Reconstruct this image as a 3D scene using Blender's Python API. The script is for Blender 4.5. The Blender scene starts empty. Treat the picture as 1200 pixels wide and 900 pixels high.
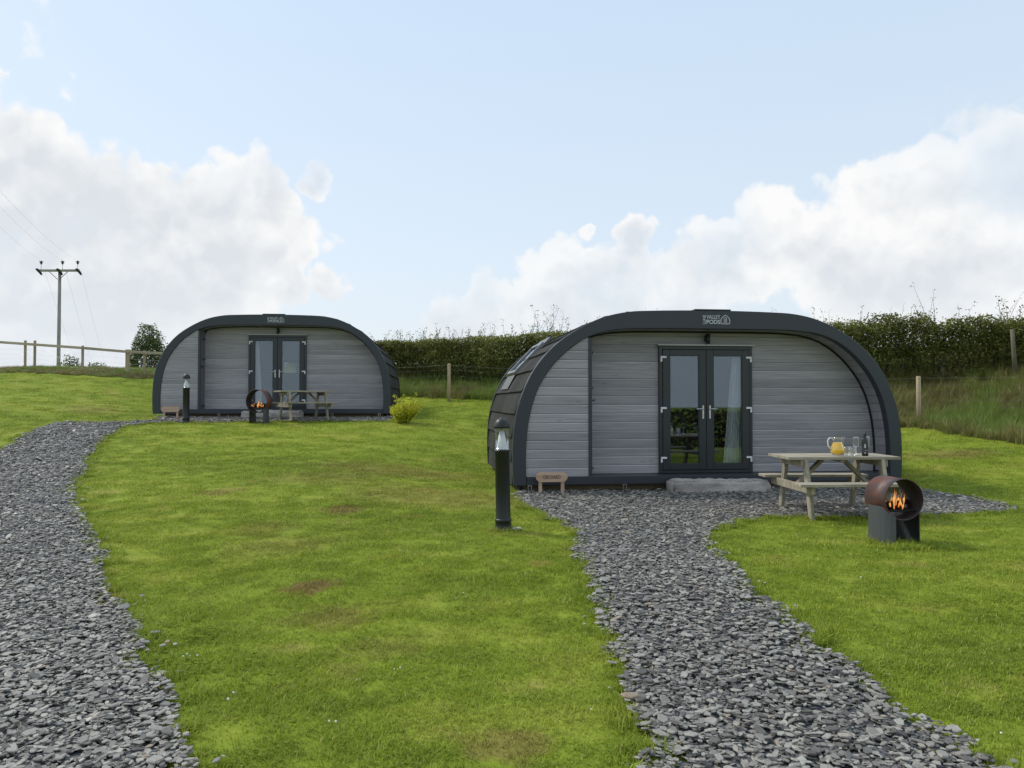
import bpy, bmesh, math, random
import numpy as np
from mathutils import Vector, Matrix

random.seed(7); RNG = np.random.default_rng(11)
sc = bpy.context.scene
col = sc.collection
R = math.radians

# ---------------------------------------------------------------- camera
FPX = 900.0; PITCH = R(1.27); EYE = 1.42
cam = bpy.data.objects.new('camera', bpy.data.cameras.new('camera')); col.objects.link(cam)
cam.data.sensor_width = 36.0; cam.data.lens = 27.0
cam.data.clip_start = 0.05; cam.data.clip_end = 4000
cam.location = (0, 0, EYE); cam.rotation_euler = (R(90) + PITCH, 0, 0)
sc.camera = cam
_F = np.array([0, math.cos(PITCH), math.sin(PITCH)]); _U = np.array([0, -math.sin(PITCH), math.cos(PITCH)])
def ray(px, py):
    return _F * FPX + np.array([1., 0, 0]) * (px - 600) + _U * (450 - py)
def at(px, py, d):
    r = ray(px, py); return np.array([0, 0, EYE]) + r * (d / r[1])

# ---------------------------------------------------------------- world
SUN_EL, SUN_AZ = R(46), R(-62)          # azimuth from +Y towards +X : left of the view, a little ahead
w = bpy.data.worlds.new('World'); sc.world = w; w.use_nodes = True
nt = w.node_tree; nt.nodes.clear()
def N(tree, t, **k):
    n = tree.nodes.new(t)
    for a, b in k.items(): setattr(n, a, b)
    return n
def mth(tree, op, a, b=None, c=None, clamp=False):
    n = tree.nodes.new('ShaderNodeMath'); n.operation = op; n.use_clamp = clamp
    for i, v in enumerate((a, b, c)):
        if v is None: continue
        if isinstance(v, (int, float)): n.inputs[i].default_value = v
        else: tree.links.new(v, n.inputs[i])
    return n.outputs[0]
def vmth(tree, op, a, b):
    n = tree.nodes.new('ShaderNodeVectorMath'); n.operation = op
    for i, v in enumerate((a, b)):
        if v is None: continue
        if isinstance(v, (tuple, list)): n.inputs[i].default_value = v
        else: tree.links.new(v, n.inputs[i])
    return n
def maprange(tree, v, a, b, c=0., d=1., smooth=True):
    n = tree.nodes.new('ShaderNodeMapRange'); n.interpolation_type = 'SMOOTHSTEP' if smooth else 'LINEAR'
    tree.links.new(v, n.inputs[0])
    for i, x in zip((1, 2, 3, 4), (a, b, c, d)): n.inputs[i].default_value = x
    return n.outputs[0]
def mixc(tree, f, a, b, blend='MIX'):
    n = tree.nodes.new('ShaderNodeMix'); n.data_type = 'RGBA'; n.blend_type = blend
    if isinstance(f, (int, float)): n.inputs[0].default_value = f
    else: tree.links.new(f, n.inputs[0])
    for i, v in ((6, a), (7, b)):
        if isinstance(v, (tuple, list)): n.inputs[i].default_value = (*v[:3], 1)
        else: tree.links.new(v, n.inputs[i])
    return n.outputs[2]
def noise(tree, vec, scale, detail=4, rough=.5, dist=0.):
    n = tree.nodes.new('ShaderNodeTexNoise'); n.inputs['Scale'].default_value = scale
    n.inputs['Detail'].default_value = detail; n.inputs['Roughness'].default_value = rough; n.inputs['Distortion'].default_value = dist
    if vec is not None: tree.links.new(vec, n.inputs['Vector'])
    return n.outputs[0]

tc = N(nt, 'ShaderNodeTexCoord')
D = tc.outputs['Generated']
sky = N(nt, 'ShaderNodeTexSky', sky_type='NISHITA', sun_disc=False)
sky.sun_elevation = SUN_EL; sky.sun_rotation = SUN_AZ; sky.air_density = 1.0; sky.dust_density = 1.5; sky.ozone_density = 1.2
sep = N(nt, 'ShaderNodeSeparateXYZ'); nt.links.new(D, sep.inputs[0])
# thin high veil over the blue, paler towards the horizon
veil = maprange(nt, sep.outputs[2], 0.0, 0.55, 1.0, 0.0, False)
pale = mixc(nt, veil, (5.35, 6.75, 8.3), (6.9, 7.5, 8.0))
base = mixc(nt, 0.78, sky.outputs[0], pale)
BLOBS = [(20,200,82),(-40,270,150),(95,275,105),(200,300,118),(255,238,74),(312,235,52),(230,330,115),(330,322,50),(352,300,34),(388,330,30),(60,330,190),(374,218,27),(300,285,90),(-4,92,18),
         (-150,300,260),(1190,215,100),(1115,250,95),(1030,222,52),(985,300,95),(905,275,70),(870,315,75),(1275,262,135),(1100,320,120),(742,285,32),(690,272,18),(655,330,72),(715,340,75),(580,365,62),(800,345,60),(525,378,40),(1400,280,220)]
wn = noise(nt, D, 4.5, 3, .5)
wv = N(nt, 'ShaderNodeTexNoise'); nt.links.new(D, wv.inputs['Vector']); wv.inputs['Scale'].default_value = 14; wv.inputs['Detail'].default_value = 8; wv.inputs['Roughness'].default_value = .55
woff = vmth(nt, 'SUBTRACT', wv.outputs['Color'], (.5, .5, .5)).outputs[0]
wsc = N(nt, 'ShaderNodeVectorMath', operation='SCALE'); nt.links.new(woff, wsc.inputs[0]); wsc.inputs['Scale'].default_value = .075
DW = vmth(nt, 'ADD', D, wsc.outputs[0]).outputs[0]
field = None
for (bx, by, br) in BLOBS:
    v = ray(bx, by); v = v / np.linalg.norm(v)
    dn = vmth(nt, 'DISTANCE', DW, tuple(v)).outputs[1]
    b = mth(nt, 'MULTIPLY_ADD', dn, -FPX / br, 1.0)
    field = b if field is None else mth(nt, 'SMOOTH_MAX', field, b, .12)
# broken cloud continues round the rest of the sky
gen = mth(nt, 'MULTIPLY_ADD', noise(nt, D, 2.1, 3, .5), 3.4, -1.75)
front = maprange(nt, sep.outputs[1], .45, .75, 0., 1.)
gen = mth(nt, 'SUBTRACT', gen, mth(nt, 'MULTIPLY', front, 3.0))
field = mth(nt, 'MAXIMUM', mth(nt, 'MAXIMUM', field, -1.2), gen)
def cloudn(vec):
    return mth(nt, 'SUBTRACT', noise(nt, vec, 11, 11, .58), .5)
up = vmth(nt, 'ADD', D, (-.022, 0, .034)).outputs[0]
n0 = cloudn(D); n1 = cloudn(up)
def billow(vec):
    o_ = None
    for s_, a_ in ((13, .5), (29, .28), (61, .15)):
        v_ = N(nt, 'ShaderNodeTexVoronoi', feature='F1'); v_.inputs['Scale'].default_value = s_; nt.links.new(vec, v_.inputs['Vector'])
        k_ = mth(nt, 'MULTIPLY', mth(nt, 'SUBTRACT', .5, v_.outputs['Distance']), a_); o_ = k_ if o_ is None else mth(nt, 'ADD', o_, k_)
    return o_
wsc2 = N(nt, 'ShaderNodeVectorMath', operation='SCALE'); nt.links.new(woff, wsc2.inputs[0]); wsc2.inputs['Scale'].default_value = .05
DB = vmth(nt, 'ADD', D, wsc2.outputs[0]).outputs[0]; bl0 = billow(DB); bl1 = billow(vmth(nt, 'ADD', DB, (-.010, 0, .020)).outputs[0])
dens = mth(nt, 'ADD', mth(nt, 'ADD', field, mth(nt, 'MULTIPLY', n0, .9)), mth(nt, 'MULTIPLY_ADD', bl0, 1.0, -.08))
thin = maprange(nt, noise(nt, D, 3.2, 4, .55), .38, .58, .42, 1.)
mask = mth(nt, 'MULTIPLY', maprange(nt, dens, .04, .25), thin)
up2 = vmth(nt, 'ADD', D, (-.03, 0, .05)).outputs[0]
lit = mth(nt, 'ADD', mth(nt, 'MULTIPLY', mth(nt, 'SUBTRACT', noise(nt, D, 6.5, 6, .5), noise(nt, up2, 6.5, 6, .5)), 3.2), .50)
lit = mth(nt, 'ADD', lit, mth(nt, 'ADD', mth(nt, 'MULTIPLY', mth(nt, 'SUBTRACT', n0, n1), .7), mth(nt, 'MULTIPLY', mth(nt, 'SUBTRACT', bl0, bl1), 1.6)))
edge = maprange(nt, dens, .1, .6, .45, 0.)
lowg = maprange(nt, sep.outputs[2], .06, .30, -.28, .1, False)
leftg = maprange(nt, sep.outputs[0], -.55, .25, -.24, .16, False)
litt = mth(nt, 'ADD', mth(nt, 'ADD', lit, edge), mth(nt, 'ADD', lowg, leftg), clamp=True)
ccol = mixc(nt, litt, (5.75, 6.05, 6.4), (7.6, 7.62, 7.6))
hz = maprange(nt, sep.outputs[2], -.02, .18, .72, 0., False)
skyc = mixc(nt, mask, base, ccol)
skyc = mixc(nt, hz, skyc, (6.05, 6.5, 6.95))
# below the horizon: far dull green land
bg = N(nt, 'ShaderNodeBackground'); bg.inputs[1].default_value = 0.1
nt.links.new(skyc, bg.inputs[0])
wo = N(nt, 'ShaderNodeOutputWorld'); nt.links.new(bg.outputs[0], wo.inputs[0])

sun = bpy.data.objects.new('sun', bpy.data.lights.new('sun', 'SUN')); col.objects.link(sun)
sun.data.energy = 2.0; sun.data.angle = R(10); sun.data.color = (1, .95, .86)
sd = Vector((math.sin(SUN_AZ) * math.cos(SUN_EL), math.cos(SUN_AZ) * math.cos(SUN_EL), math.sin(SUN_EL)))
sun.rotation_euler = sd.to_track_quat('Z', 'Y').to_euler()
sc.view_settings.view_transform = 'Standard'; sc.view_settings.look = 'None'
sc.view_settings.exposure = 0.35; sc.view_settings.gamma = 1.0; sc.view_settings.use_curve_mapping = False
sc.cycles.max_bounces = 8; sc.cycles.transparent_max_bounces = 16; sc.cycles.glossy_bounces = 3; sc.cycles.transmission_bounces = 6
sc.cycles.diffuse_bounces = 3

# ---------------------------------------------------------------- helpers
def tag(o, label=None, cat=None, group=None, kind=None):
    if label: o['label'] = label
    if cat: o['category'] = cat
    if group: o['group'] = group
    if kind: o['kind'] = kind
    return o
def empty(name, loc=(0, 0, 0), rz=0., label=None, cat=None, group=None):
    o = bpy.data.objects.new(name, None); col.objects.link(o); o.empty_display_size = .1
    o.location = loc; o.rotation_euler = (0, 0, rz); return tag(o, label, cat, group)
def link_mesh(name, me, mat, parent=None):
    if mat is not None:
        me.materials.clear()
        for m in (mat if isinstance(mat, (list, tuple)) else [mat]): me.materials.append(m)
    o = bpy.data.objects.new(name, me); col.objects.link(o)
    if parent is not None: o.parent = parent
    return o
class MB:
    def __init__(s): s.v = []; s.f = []; s.sm = []
    def add(s, vs, fs, smooth=False):
        b = len(s.v); s.v += [tuple(map(float, v)) for v in vs]; s.f += [tuple(b + i for i in f) for f in fs]; s.sm += [smooth] * len(fs); return s
    def box(s, x0, x1, y0, y1, z0, z1, M=None, c=0.):
        """box with optional chamfer c on all edges"""
        if c <= 0:
            vs = [(x, y, z) for z in (z0, z1) for y in (y0, y1) for x in (x0, x1)]
            fs = [(0, 2, 3, 1), (4, 5, 7, 6), (0, 1, 5, 4), (2, 6, 7, 3), (0, 4, 6, 2), (1, 3, 7, 5)]
        else:
            cx, cy, cz = (x0 + x1) / 2, (y0 + y1) / 2, (z0 + z1) / 2
            hx, hy, hz_ = (x1 - x0) / 2, (y1 - y0) / 2, (z1 - z0) / 2
            vs = []; idx = {}
            for sx in (-1, 1):
                for sy in (-1, 1):
                    for sz in (-1, 1):
                        for a in range(3):
                            p = [hx * sx, hy * sy, hz_ * sz]
                            for b_ in range(3):
                                if b_ != a: p[b_] -= c * (sx, sy, sz)[b_]
                            idx[(sx, sy, sz, a)] = len(vs); vs.append((cx + p[0], cy + p[1], cz + p[2]))
            fs = []
            for a in range(3):
                b_, d_ = [(1, 2), (2, 0), (0, 1)][a]
                for s_ in (-1, 1):
                    q = []
                    for (p_, r_) in ((-1, -1), (1, -1), (1, 1), (-1, 1)):
                        k = [0, 0, 0]; k[a] = s_; k[b_] = p_; k[d_] = r_; q.append(idx[(*k, a)])
                    fs.append(tuple(q if s_ > 0 else q[::-1]))
            for a in range(3):
                b_, d_ = [(1, 2), (2, 0), (0, 1)][a]
                for p_ in (-1, 1):
                    for r_ in (-1, 1):
                        k0 = [0, 0, 0]; k1 = [0, 0, 0]; k0[a] = -1; k1[a] = 1
                        for k in (k0, k1): k[b_] = p_; k[d_] = r_
                        q = [idx[(*k0, b_)], idx[(*k1, b_)], idx[(*k1, d_)], idx[(*k0, d_)]]
                        fs.append(tuple(q if p_ * r_ < 0 else q[::-1]))
            for sx in (-1, 1):
                for sy in (-1, 1):
                    for sz in (-1, 1):
                        q = [idx[(sx, sy, sz, a)] for a in range(3)]
                        fs.append(tuple(q if sx * sy * sz > 0 else q[::-1]))
        if M is not None: vs = [tuple(M @ Vector(v)) for v in vs]
        return s.add(vs, fs)
    def bar(s, a, b, w_, h, up=(0, 0, 1), c=0.):
        a = Vector(a); b = Vector(b); d = (b - a); L = d.length; d.normalize()
        u = Vector(up); x = d.cross(u)
        if x.length < 1e-5: x = d.cross(Vector((0, 1, 0)))
        x.normalize(); z = x.cross(d)
        M = Matrix(((x[0], d[0], z[0], a[0]), (x[1], d[1], z[1], a[1]), (x[2], d[2], z[2], a[2]), (0, 0, 0, 1)))
        return s.box(-w_ / 2, w_ / 2, 0, L, -h / 2, h / 2, M, c)
    def tube(s, pts, r, n=8, cap=True, smooth=True):
        pts = [Vector(p) for p in pts]; rs = r if isinstance(r, (list, tuple)) else [r] * len(pts)
        vs = []; fs = []; prev = None
        for i, p in enumerate(pts):
            d = (pts[min(i + 1, len(pts) - 1)] - pts[max(i - 1, 0)]).normalized()
            if prev is None:
                x = d.cross(Vector((0, 0, 1)))
                if x.length < 1e-3: x = d.cross(Vector((0, 1, 0)))
            else: x = prev - d * prev.dot(d)
            x.normalize(); prev = x; y = d.cross(x)
            for k in range(n):
                a = 2 * math.pi * k / n; vs.append(p + (x * math.cos(a) + y * math.sin(a)) * rs[i])
        for i in range(len(pts) - 1):
            for k in range(n):
                fs.append((i * n + k, i * n + (k + 1) % n, (i + 1) * n + (k + 1) % n, (i + 1) * n + k))
        if cap: fs.append(tuple(range(n))[::-1]); fs.append(tuple((len(pts) - 1) * n + k for k in range(n)))
        return s.add(vs, fs, smooth)
    def lathe(s, prof, n=24, o=(0, 0, 0), smooth=True, close=False):
        vs = []; fs = []
        for (r, z) in prof:
            for k in range(n):
                a = 2 * math.pi * k / n; vs.append((o[0] + r * math.cos(a), o[1] + r * math.sin(a), o[2] + z))
        m = len(prof)
        for i in range(m if close else m - 1):
            for k in range(n):
                j = (i + 1) % m
                fs.append((i * n + k, i * n + (k + 1) % n, j * n + (k + 1) % n, j * n + k))
        if not close:
            if prof[0][0] > 1e-5: fs.append(tuple(range(n))[::-1])
            if prof[-1][0] > 1e-5: fs.append(tuple((m - 1) * n + k for k in range(n)))
        return s.add(vs, fs, smooth)
    def prism(s, pts, y0, y1, smooth=False):
        """polygon in x,z pushed along y (pts counter-clockwise seen from -y)"""
        n = len(pts); vs = [(x, y0, z) for x, z in pts] + [(x, y1, z) for x, z in pts]
        fs = [tuple(range(n)), tuple(range(n, 2 * n))[::-1]] + [(i, i + n, (i + 1) % n + n, (i + 1) % n) for i in range(n)]
        return s.add(vs, fs, smooth)
    def mesh(s, name):
        me = bpy.data.meshes.new(name); me.from_pydata(s.v, [], s.f); me.update()
        bm = bmesh.new(); bm.from_mesh(me)
        for f, k in zip(bm.faces, s.sm): f.smooth = k
        bmesh.ops.recalc_face_normals(bm, faces=bm.faces); bm.to_mesh(me); bm.free(); return me
    def build(s, name, mat, parent=None):
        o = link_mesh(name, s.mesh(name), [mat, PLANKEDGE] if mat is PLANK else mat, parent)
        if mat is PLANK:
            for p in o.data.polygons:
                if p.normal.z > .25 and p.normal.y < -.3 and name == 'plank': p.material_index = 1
        return o
def np_mesh(name, V, F, smooth=False):
    """V (n,3), F (m,k) constant k"""
    me = bpy.data.meshes.new(name); V = np.asarray(V, np.float32); F = np.asarray(F, np.int32); m, k = F.shape
    me.vertices.add(len(V)); me.vertices.foreach_set('co', V.ravel())
    me.loops.add(m * k); me.loops.foreach_set('vertex_index', F.ravel())
    me.polygons.add(m); me.polygons.foreach_set('loop_start', np.arange(m, dtype=np.int32) * k)
    me.polygons.foreach_set('loop_total', np.full(m, k, np.int32))
    if smooth: me.polygons.foreach_set('use_smooth', np.ones(m, bool))
    me.update(calc_edges=True); return me
def tree_copy(o, parent=None):
    c = o.copy(); col.objects.link(c)
    if parent is not None: c.parent = parent
    for ch in list(o.children): tree_copy(ch, c)
    return c

# ---------------------------------------------------------------- materials
def mat(name, colr=(.5, .5, .5), rough=.6, metal=0., spec=.5):
    m = bpy.data.materials.new(name); m.use_nodes = True; t = m.node_tree
    b = t.nodes['Principled BSDF']; b.inputs['Base Color'].default_value = (*colr, 1)
    b.inputs['Roughness'].default_value = rough; b.inputs['Metallic'].default_value = metal; b.inputs['Specular IOR Level'].default_value = spec
    return m, t, b
def bump(t, b, h, strength=.3, dist=.01):
    n = t.nodes.new('ShaderNodeBump'); n.inputs['Strength'].default_value = strength; n.inputs['Distance'].default_value = dist
    t.links.new(h, n.inputs['Height']); t.links.new(n.outputs[0], b.inputs['Normal'])
def objvec(t, scale=(1, 1, 1), rnd=True):
    c = N(t, 'ShaderNodeTexCoord'); mp = N(t, 'ShaderNodeMapping'); t.links.new(c.outputs['Object'], mp.inputs[0]); mp.inputs['Scale'].default_value = scale
    if rnd:
        oi = N(t, 'ShaderNodeObjectInfo'); cb = N(t, 'ShaderNodeCombineXYZ')
        for i in (0, 1, 2): t.links.new(mth(t, 'MULTIPLY', oi.outputs['Random'], 37. + 11 * i), cb.inputs[i])
        t.links.new(cb.outputs[0], mp.inputs['Location'])
        return mp.outputs[0], oi.outputs['Random']
    return mp.outputs[0], None

def m_plain(name, c, rough=.5, metal=0., var=.12, scale=14., bs=.08, spec=.5):
    m, t, b = mat(name, c, rough, metal, spec)
    v, r = objvec(t, (1, 1, 1)); n = noise(t, v, scale, 6, .6); n2 = noise(t, v, scale * .12, 3, .5)
    f = mth(t, 'MULTIPLY_ADD', mth(t, 'ADD', n, n2), var * 2, 1 - var * 2)
    mx = N(t, 'ShaderNodeVectorMath', operation='SCALE'); mx.inputs[0].default_value = c; t.links.new(f, mx.inputs['Scale'])
    t.links.new(mx.outputs[0], b.inputs['Base Color'])
    t.links.new(mth(t, 'MULTIPLY_ADD', n, .2, rough - .1), b.inputs['Roughness'])
    bump(t, b, n, bs, .004); return m
def m_wood(name, c1, c2, axis=0, rough=.75, gs=60., knots=True, dirt=None, rv=.3, coarse=.6):
    m, t, b = mat(name, c1, rough)
    s = [gs, gs, gs]; s[axis] = 1.6
    v, r = objvec(t, tuple(s)); g = noise(t, v, 1.0, 5, .6, .6)
    s2 = [9., 9., 9.]; s2[axis] = .9
    v2, _ = objvec(t, tuple(s2)); g2 = noise(t, v2, 1., 4, .55, .8)
    f = mth(t, 'ADD', mth(t, 'MULTIPLY', g, 1.15 - coarse), mth(t, 'MULTIPLY', g2, coarse), clamp=True)
    f = maprange(t, f, .35, .8)
    cc = mixc(t, f, c1, c2)
    rr = mth(t, 'MULTIPLY_ADD', r, rv, 1 - rv / 2)
    sc_ = N(t, 'ShaderNodeVectorMath', operation='SCALE'); t.links.new(cc, sc_.inputs[0]); t.links.new(rr, sc_.inputs['Scale'])
    out = sc_.outputs[0]
    if knots:
        s3 = [9., 9., 9.]; s3[axis] = 2.6
        v3, _ = objvec(t, tuple(s3)); vo = N(t, 'ShaderNodeTexVoronoi'); t.links.new(v3, vo.inputs['Vector']); vo.inputs['Scale'].default_value = .8
        k = maprange(t, vo.outputs['Distance'], .03, .16, .35, 0.)
        out = mixc(t, k, out, tuple(x * .45 for x in c1))
    if dirt:
        v4, _ = objvec(t, (3, 3, 3)); k = maprange(t, noise(t, v4, 1.3, 6, .65), .5, .68); out = mixc(t, mth(t, 'MULTIPLY', k, .7), out, dirt)
    t.links.new(out, b.inputs['Base Color']); bump(t, b, g, .35, .003); return m

PLANK = m_wood('grey_stained_plank', (.215, .208, .215), (.385, .37, .38), 0, .62, 150, True, None, .32, .34)
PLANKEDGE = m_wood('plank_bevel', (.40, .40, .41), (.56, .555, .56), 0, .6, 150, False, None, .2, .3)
TABLEWOOD = m_wood('weathered_timber', (.225, .195, .14), (.45, .40, .31), 0, .85, 60, True, (.17, .18, .10), .2)
TABLELEG = m_wood('weathered_timber_leg', (.20, .175, .125), (.42, .375, .29), 2, .85, 60, True, (.15, .165, .09), .2)
POSTWOOD = m_wood('fence_post_timber', (.30, .22, .13), (.52, .42, .28), 2, .85, 50, True, None, .25)
OLDPOST = m_wood('old_post_timber', (.10, .09, .06), (.2, .18, .12), 2, .9, 50, True, (.08, .1, .05), .3)
RAILWOOD = m_wood('fence_rail_timber', (.28, .22, .15), (.5, .43, .32), 0, .85, 50, True, None, .25)
SIGNWOOD = m_wood('sign_timber', (.40, .26, .17), (.60, .43, .31), 0, .6, 55, False, None, .1)
SLEEPER = m_wood('sleeper_timber', (.12, .09, .05), (.28, .22, .13), 0, .9, 40, True, None, .3)
POLEWOOD = m_wood('pole_timber', (.19, .175, .165), (.36, .34, .32), 2, .85, 40, False, None, .1)
ANTH = m_plain('anthracite_paint', (.029, .036, .044), .42, 0, .1, 30, .05)
ANTH2 = m_plain('anthracite_upvc', (.022, .027, .032), .33, 0, .06, 60, .03)
BLACK = m_plain('black_metal', (.012, .013, .014), .45, 0, .12, 40, .08)
RUBBER = m_plain('black_rubber', (.009, .009, .009), .7)
RETURN = m_plain('grey_return_board', (.13, .135, .145), .6, 0, .15, 8, .1)
METAL = m_plain('brushed_metal', (.62, .62, .63), .32, 1., .06, 80, .05)
WHITEP = m_plain('white_plastic', (.72, .72, .71), .4, 0, .04)
LINTEL = m_plain('lintel_metal', (.36, .355, .33), .45, .4, .15, 6, .1)
FLASH = m_plain('lead_flashing', (.13, .135, .13), .5, .3, .15, 10, .1)
SKYFRAME = m_plain('roof_window_frame', (.20, .205, .21), .35, .6, .08)
def m_shingle():
    m, t, b = mat('felt_shingle', (.045, .045, .045), .95, 0, .15)
    v, r = objvec(t, (1, 1, 1)); n = noise(t, v, 180, 3, .7); n2 = noise(t, v, 3, 4, .6)
    f = mth(t, 'MULTIPLY', mth(t, 'MULTIPLY_ADD', n, .9, .45), mth(t, 'MULTIPLY_ADD', r, .45, .75))
    cc = mixc(t, n2, (.040, .040, .038), (.062, .061, .057))
    s_ = N(t, 'ShaderNodeVectorMath', operation='SCALE'); t.links.new(cc, s_.inputs[0]); t.links.new(f, s_.inputs['Scale'])
    t.links.new(s_.outputs[0], b.inputs['Base Color']); bump(t, b, n, .5, .003); return m
SHINGLE = m_shingle()
def m_stone():
    m, t, b = mat('granite', (.4, .38, .36), .9)
    v, r = objvec(t, (1, 1, 1)); n = noise(t, v, 60, 6, .7); n2 = noise(t, v, 5, 5, .6)
    vo = N(t, 'ShaderNodeTexVoronoi'); t.links.new(v, vo.inputs['Vector']); vo.inputs['Scale'].default_value = 90
    c = mixc(t, maprange(t, n2, .3, .7), (.28, .225, .19), (.58, .49, .42))
    c = mixc(t, maprange(t, n, .35, .65), c, (.5, .48, .45)); c = mixc(t, maprange(t, vo.outputs['Distance'], .2, .35, .5, 0), c, (.12, .11, .11))
    t.links.new(c, b.inputs['Base Color']); bump(t, b, mth(t, 'ADD', n, n2), .8, .02); return m
STONE = m_stone()
def m_slate():
    m, t, b = mat('slate_chip', (.13, .135, .15), .55)
    oi = N(t, 'ShaderNodeObjectInfo'); r = oi.outputs['Random']
    g = N(t, 'ShaderNodeNewGeometry'); n = noise(t, g.outputs['Position'], 40, 5, .65)
    cr = N(t, 'ShaderNodeValToRGB'); t.links.new(r, cr.inputs[0]); e = cr.color_ramp.elements
    e[0].position = 0; e[0].color = (.075, .069, .061, 1); e[1].position = 1; e[1].color = (.39, .36, .30, 1)
    for p, c in ((.25, (.13, .119, .106, 1)), (.55, (.225, .207, .182, 1)), (.8, (.31, .288, .25, 1)), (.965, (.33, .32, .27, 1)), (.988, (.26, .18, .12, 1)), (.992, (.3, .3, .28, 1))):
        x = e.new(p); x.color = c
    s_ = N(t, 'ShaderNodeVectorMath', operation='SCALE'); t.links.new(cr.outputs[0], s_.inputs[0]); t.links.new(mth(t, 'MULTIPLY_ADD', n, .7, .62), s_.inputs['Scale'])
    t.links.new(s_.outputs[0], b.inputs['Base Color']); bump(t, b, n, .4, .004)
    t.links.new(mth(t, 'MULTIPLY_ADD', n, .3, .4), b.inputs['Roughness']); return m
SLATE = m_slate()
def m_slatebed():
    m, t, b = mat('slate_bed', (.08, .085, .09), .9)
    g = N(t, 'ShaderNodeNewGeometry'); vo = N(t, 'ShaderNodeTexVoronoi'); t.links.new(g.outputs['Position'], vo.inputs['Vector']); vo.inputs['Scale'].default_value = 26
    c = mixc(t, vo.outputs['Color'], (.05, .052, .058), (.17, .175, .185)); t.links.new(c, b.inputs['Base Color'])
    bump(t, b, vo.outputs['Distance'], .9, .02); return m
SLATEBED = m_slatebed()
GRASS_SPOTS = []   # filled after the terrain is known: (x, y, rx, ry, strength)
def m_grass(name, blades, gain=1.):
    m, t, b = mat(name, (.12, .17, .03), .75 if not blades else .6)
    b.inputs['Specular IOR Level'].default_value = .15 if blades else .03
    g = N(t, 'ShaderNodeNewGeometry'); P = g.outputs['Position']
    def mp(s, rz=0.):
        x = N(t, 'ShaderNodeMapping'); t.links.new(P, x.inputs[0]); x.inputs['Scale'].default_value = s; x.inputs['Rotation'].default_value = (0, 0, rz); return x.outputs[0]
    big = noise(t, mp((.35, .35, .35)), 1, 4, .55); mid = noise(t, mp((1.5, 1.9, 1.5)), 1, 5, .6); fine = noise(t, mp((9, 9, 9)), 1, 5, .65)
    streak = noise(t, mp((.35, 2.6, 1), R(28)), 1, 5, .6, .4)
    f = mth(t, 'ADD', mth(t, 'MULTIPLY', big, .34), mth(t, 'ADD', mth(t, 'MULTIPLY', mid, .34), mth(t, 'MULTIPLY', streak, .32)))
    cr = N(t, 'ShaderNodeValToRGB'); t.links.new(f, cr.inputs[0]); e = cr.color_ramp.elements
    e[0].position = .30; e[0].color = (.185, .25, .032, 1); e[1].position = .72; e[1].color = (.46, .47, .10, 1)
    x = e.new(.5); x.color = (.28, .35, .038, 1); x = e.new(.58); x.color = (.37, .415, .06, 1)
    c = cr.outputs[0]
    dry = maprange(t, mth(t, 'ADD', mth(t, 'MULTIPLY', mid, .5), mth(t, 'MULTIPLY', noise(t, mp((.7, .9, .7)), 1.3, 5, .7), .5)), .555, .66)
    c = mixc(t, mth(t, 'MULTIPLY', dry, .72), c, (.46, .37, .12))
    for (sx, sy, rx, ry, st) in GRASS_SPOTS:
        v = vmth(t, 'SUBTRACT', P, (sx, sy, 0)).outputs[0]; v = vmth(t, 'MULTIPLY', v, (1 / rx, 1 / ry, 0)).outputs[0]
        L = N(t, 'ShaderNodeVectorMath', operation='LENGTH'); t.links.new(v, L.inputs[0])
        k = maprange(t, mth(t, 'ADD', L.outputs['Value'], mth(t, 'MULTIPLY', mth(t, 'SUBTRACT', fine, .5), 2.2)), .45, 1.15, st, 0.)
        c = mixc(t, k, c, (.33, .215, .09))
    c = mixc(t, maprange(t, fine, .3, .7, .22, 0.), c, (.05, .085, .012))
    if blades:
        oi = N(t, 'ShaderNodeObjectInfo'); at_ = N(t, 'ShaderNodeAttribute', attribute_name='tint')
        f2 = mth(t, 'MULTIPLY_ADD', at_.outputs['Fac'], .5, .88)
        c = mixc(t, mth(t, 'MULTIPLY', maprange(t, at_.outputs['Fac'], .9, .95), .6), c, (.42, .36, .15))
        s_ = N(t, 'ShaderNodeVectorMath', operation='SCALE'); t.links.new(c, s_.inputs[0]); t.links.new(f2, s_.inputs['Scale']); c = s_.outputs[0]
        tr = N(t, 'ShaderNodeBsdfTranslucent'); t.links.new(c, tr.inputs[0]); mx = N(t, 'ShaderNodeMixShader'); mx.inputs[0].default_value = .3
        t.links.new(b.outputs[0], mx.inputs[1]); t.links.new(tr.outputs[0], mx.inputs[2]); t.links.new(mx.outputs[0], t.nodes['Material Output'].inputs[0])
    else:
        bump(t, b, fine, .6, .03); s_ = N(t, 'ShaderNodeVectorMath', operation='SCALE'); t.links.new(c, s_.inputs[0]); s_.inputs['Scale'].default_value = gain; c = s_.outputs[0]
    t.links.new(c, b.inputs['Base Color']); return m
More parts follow.
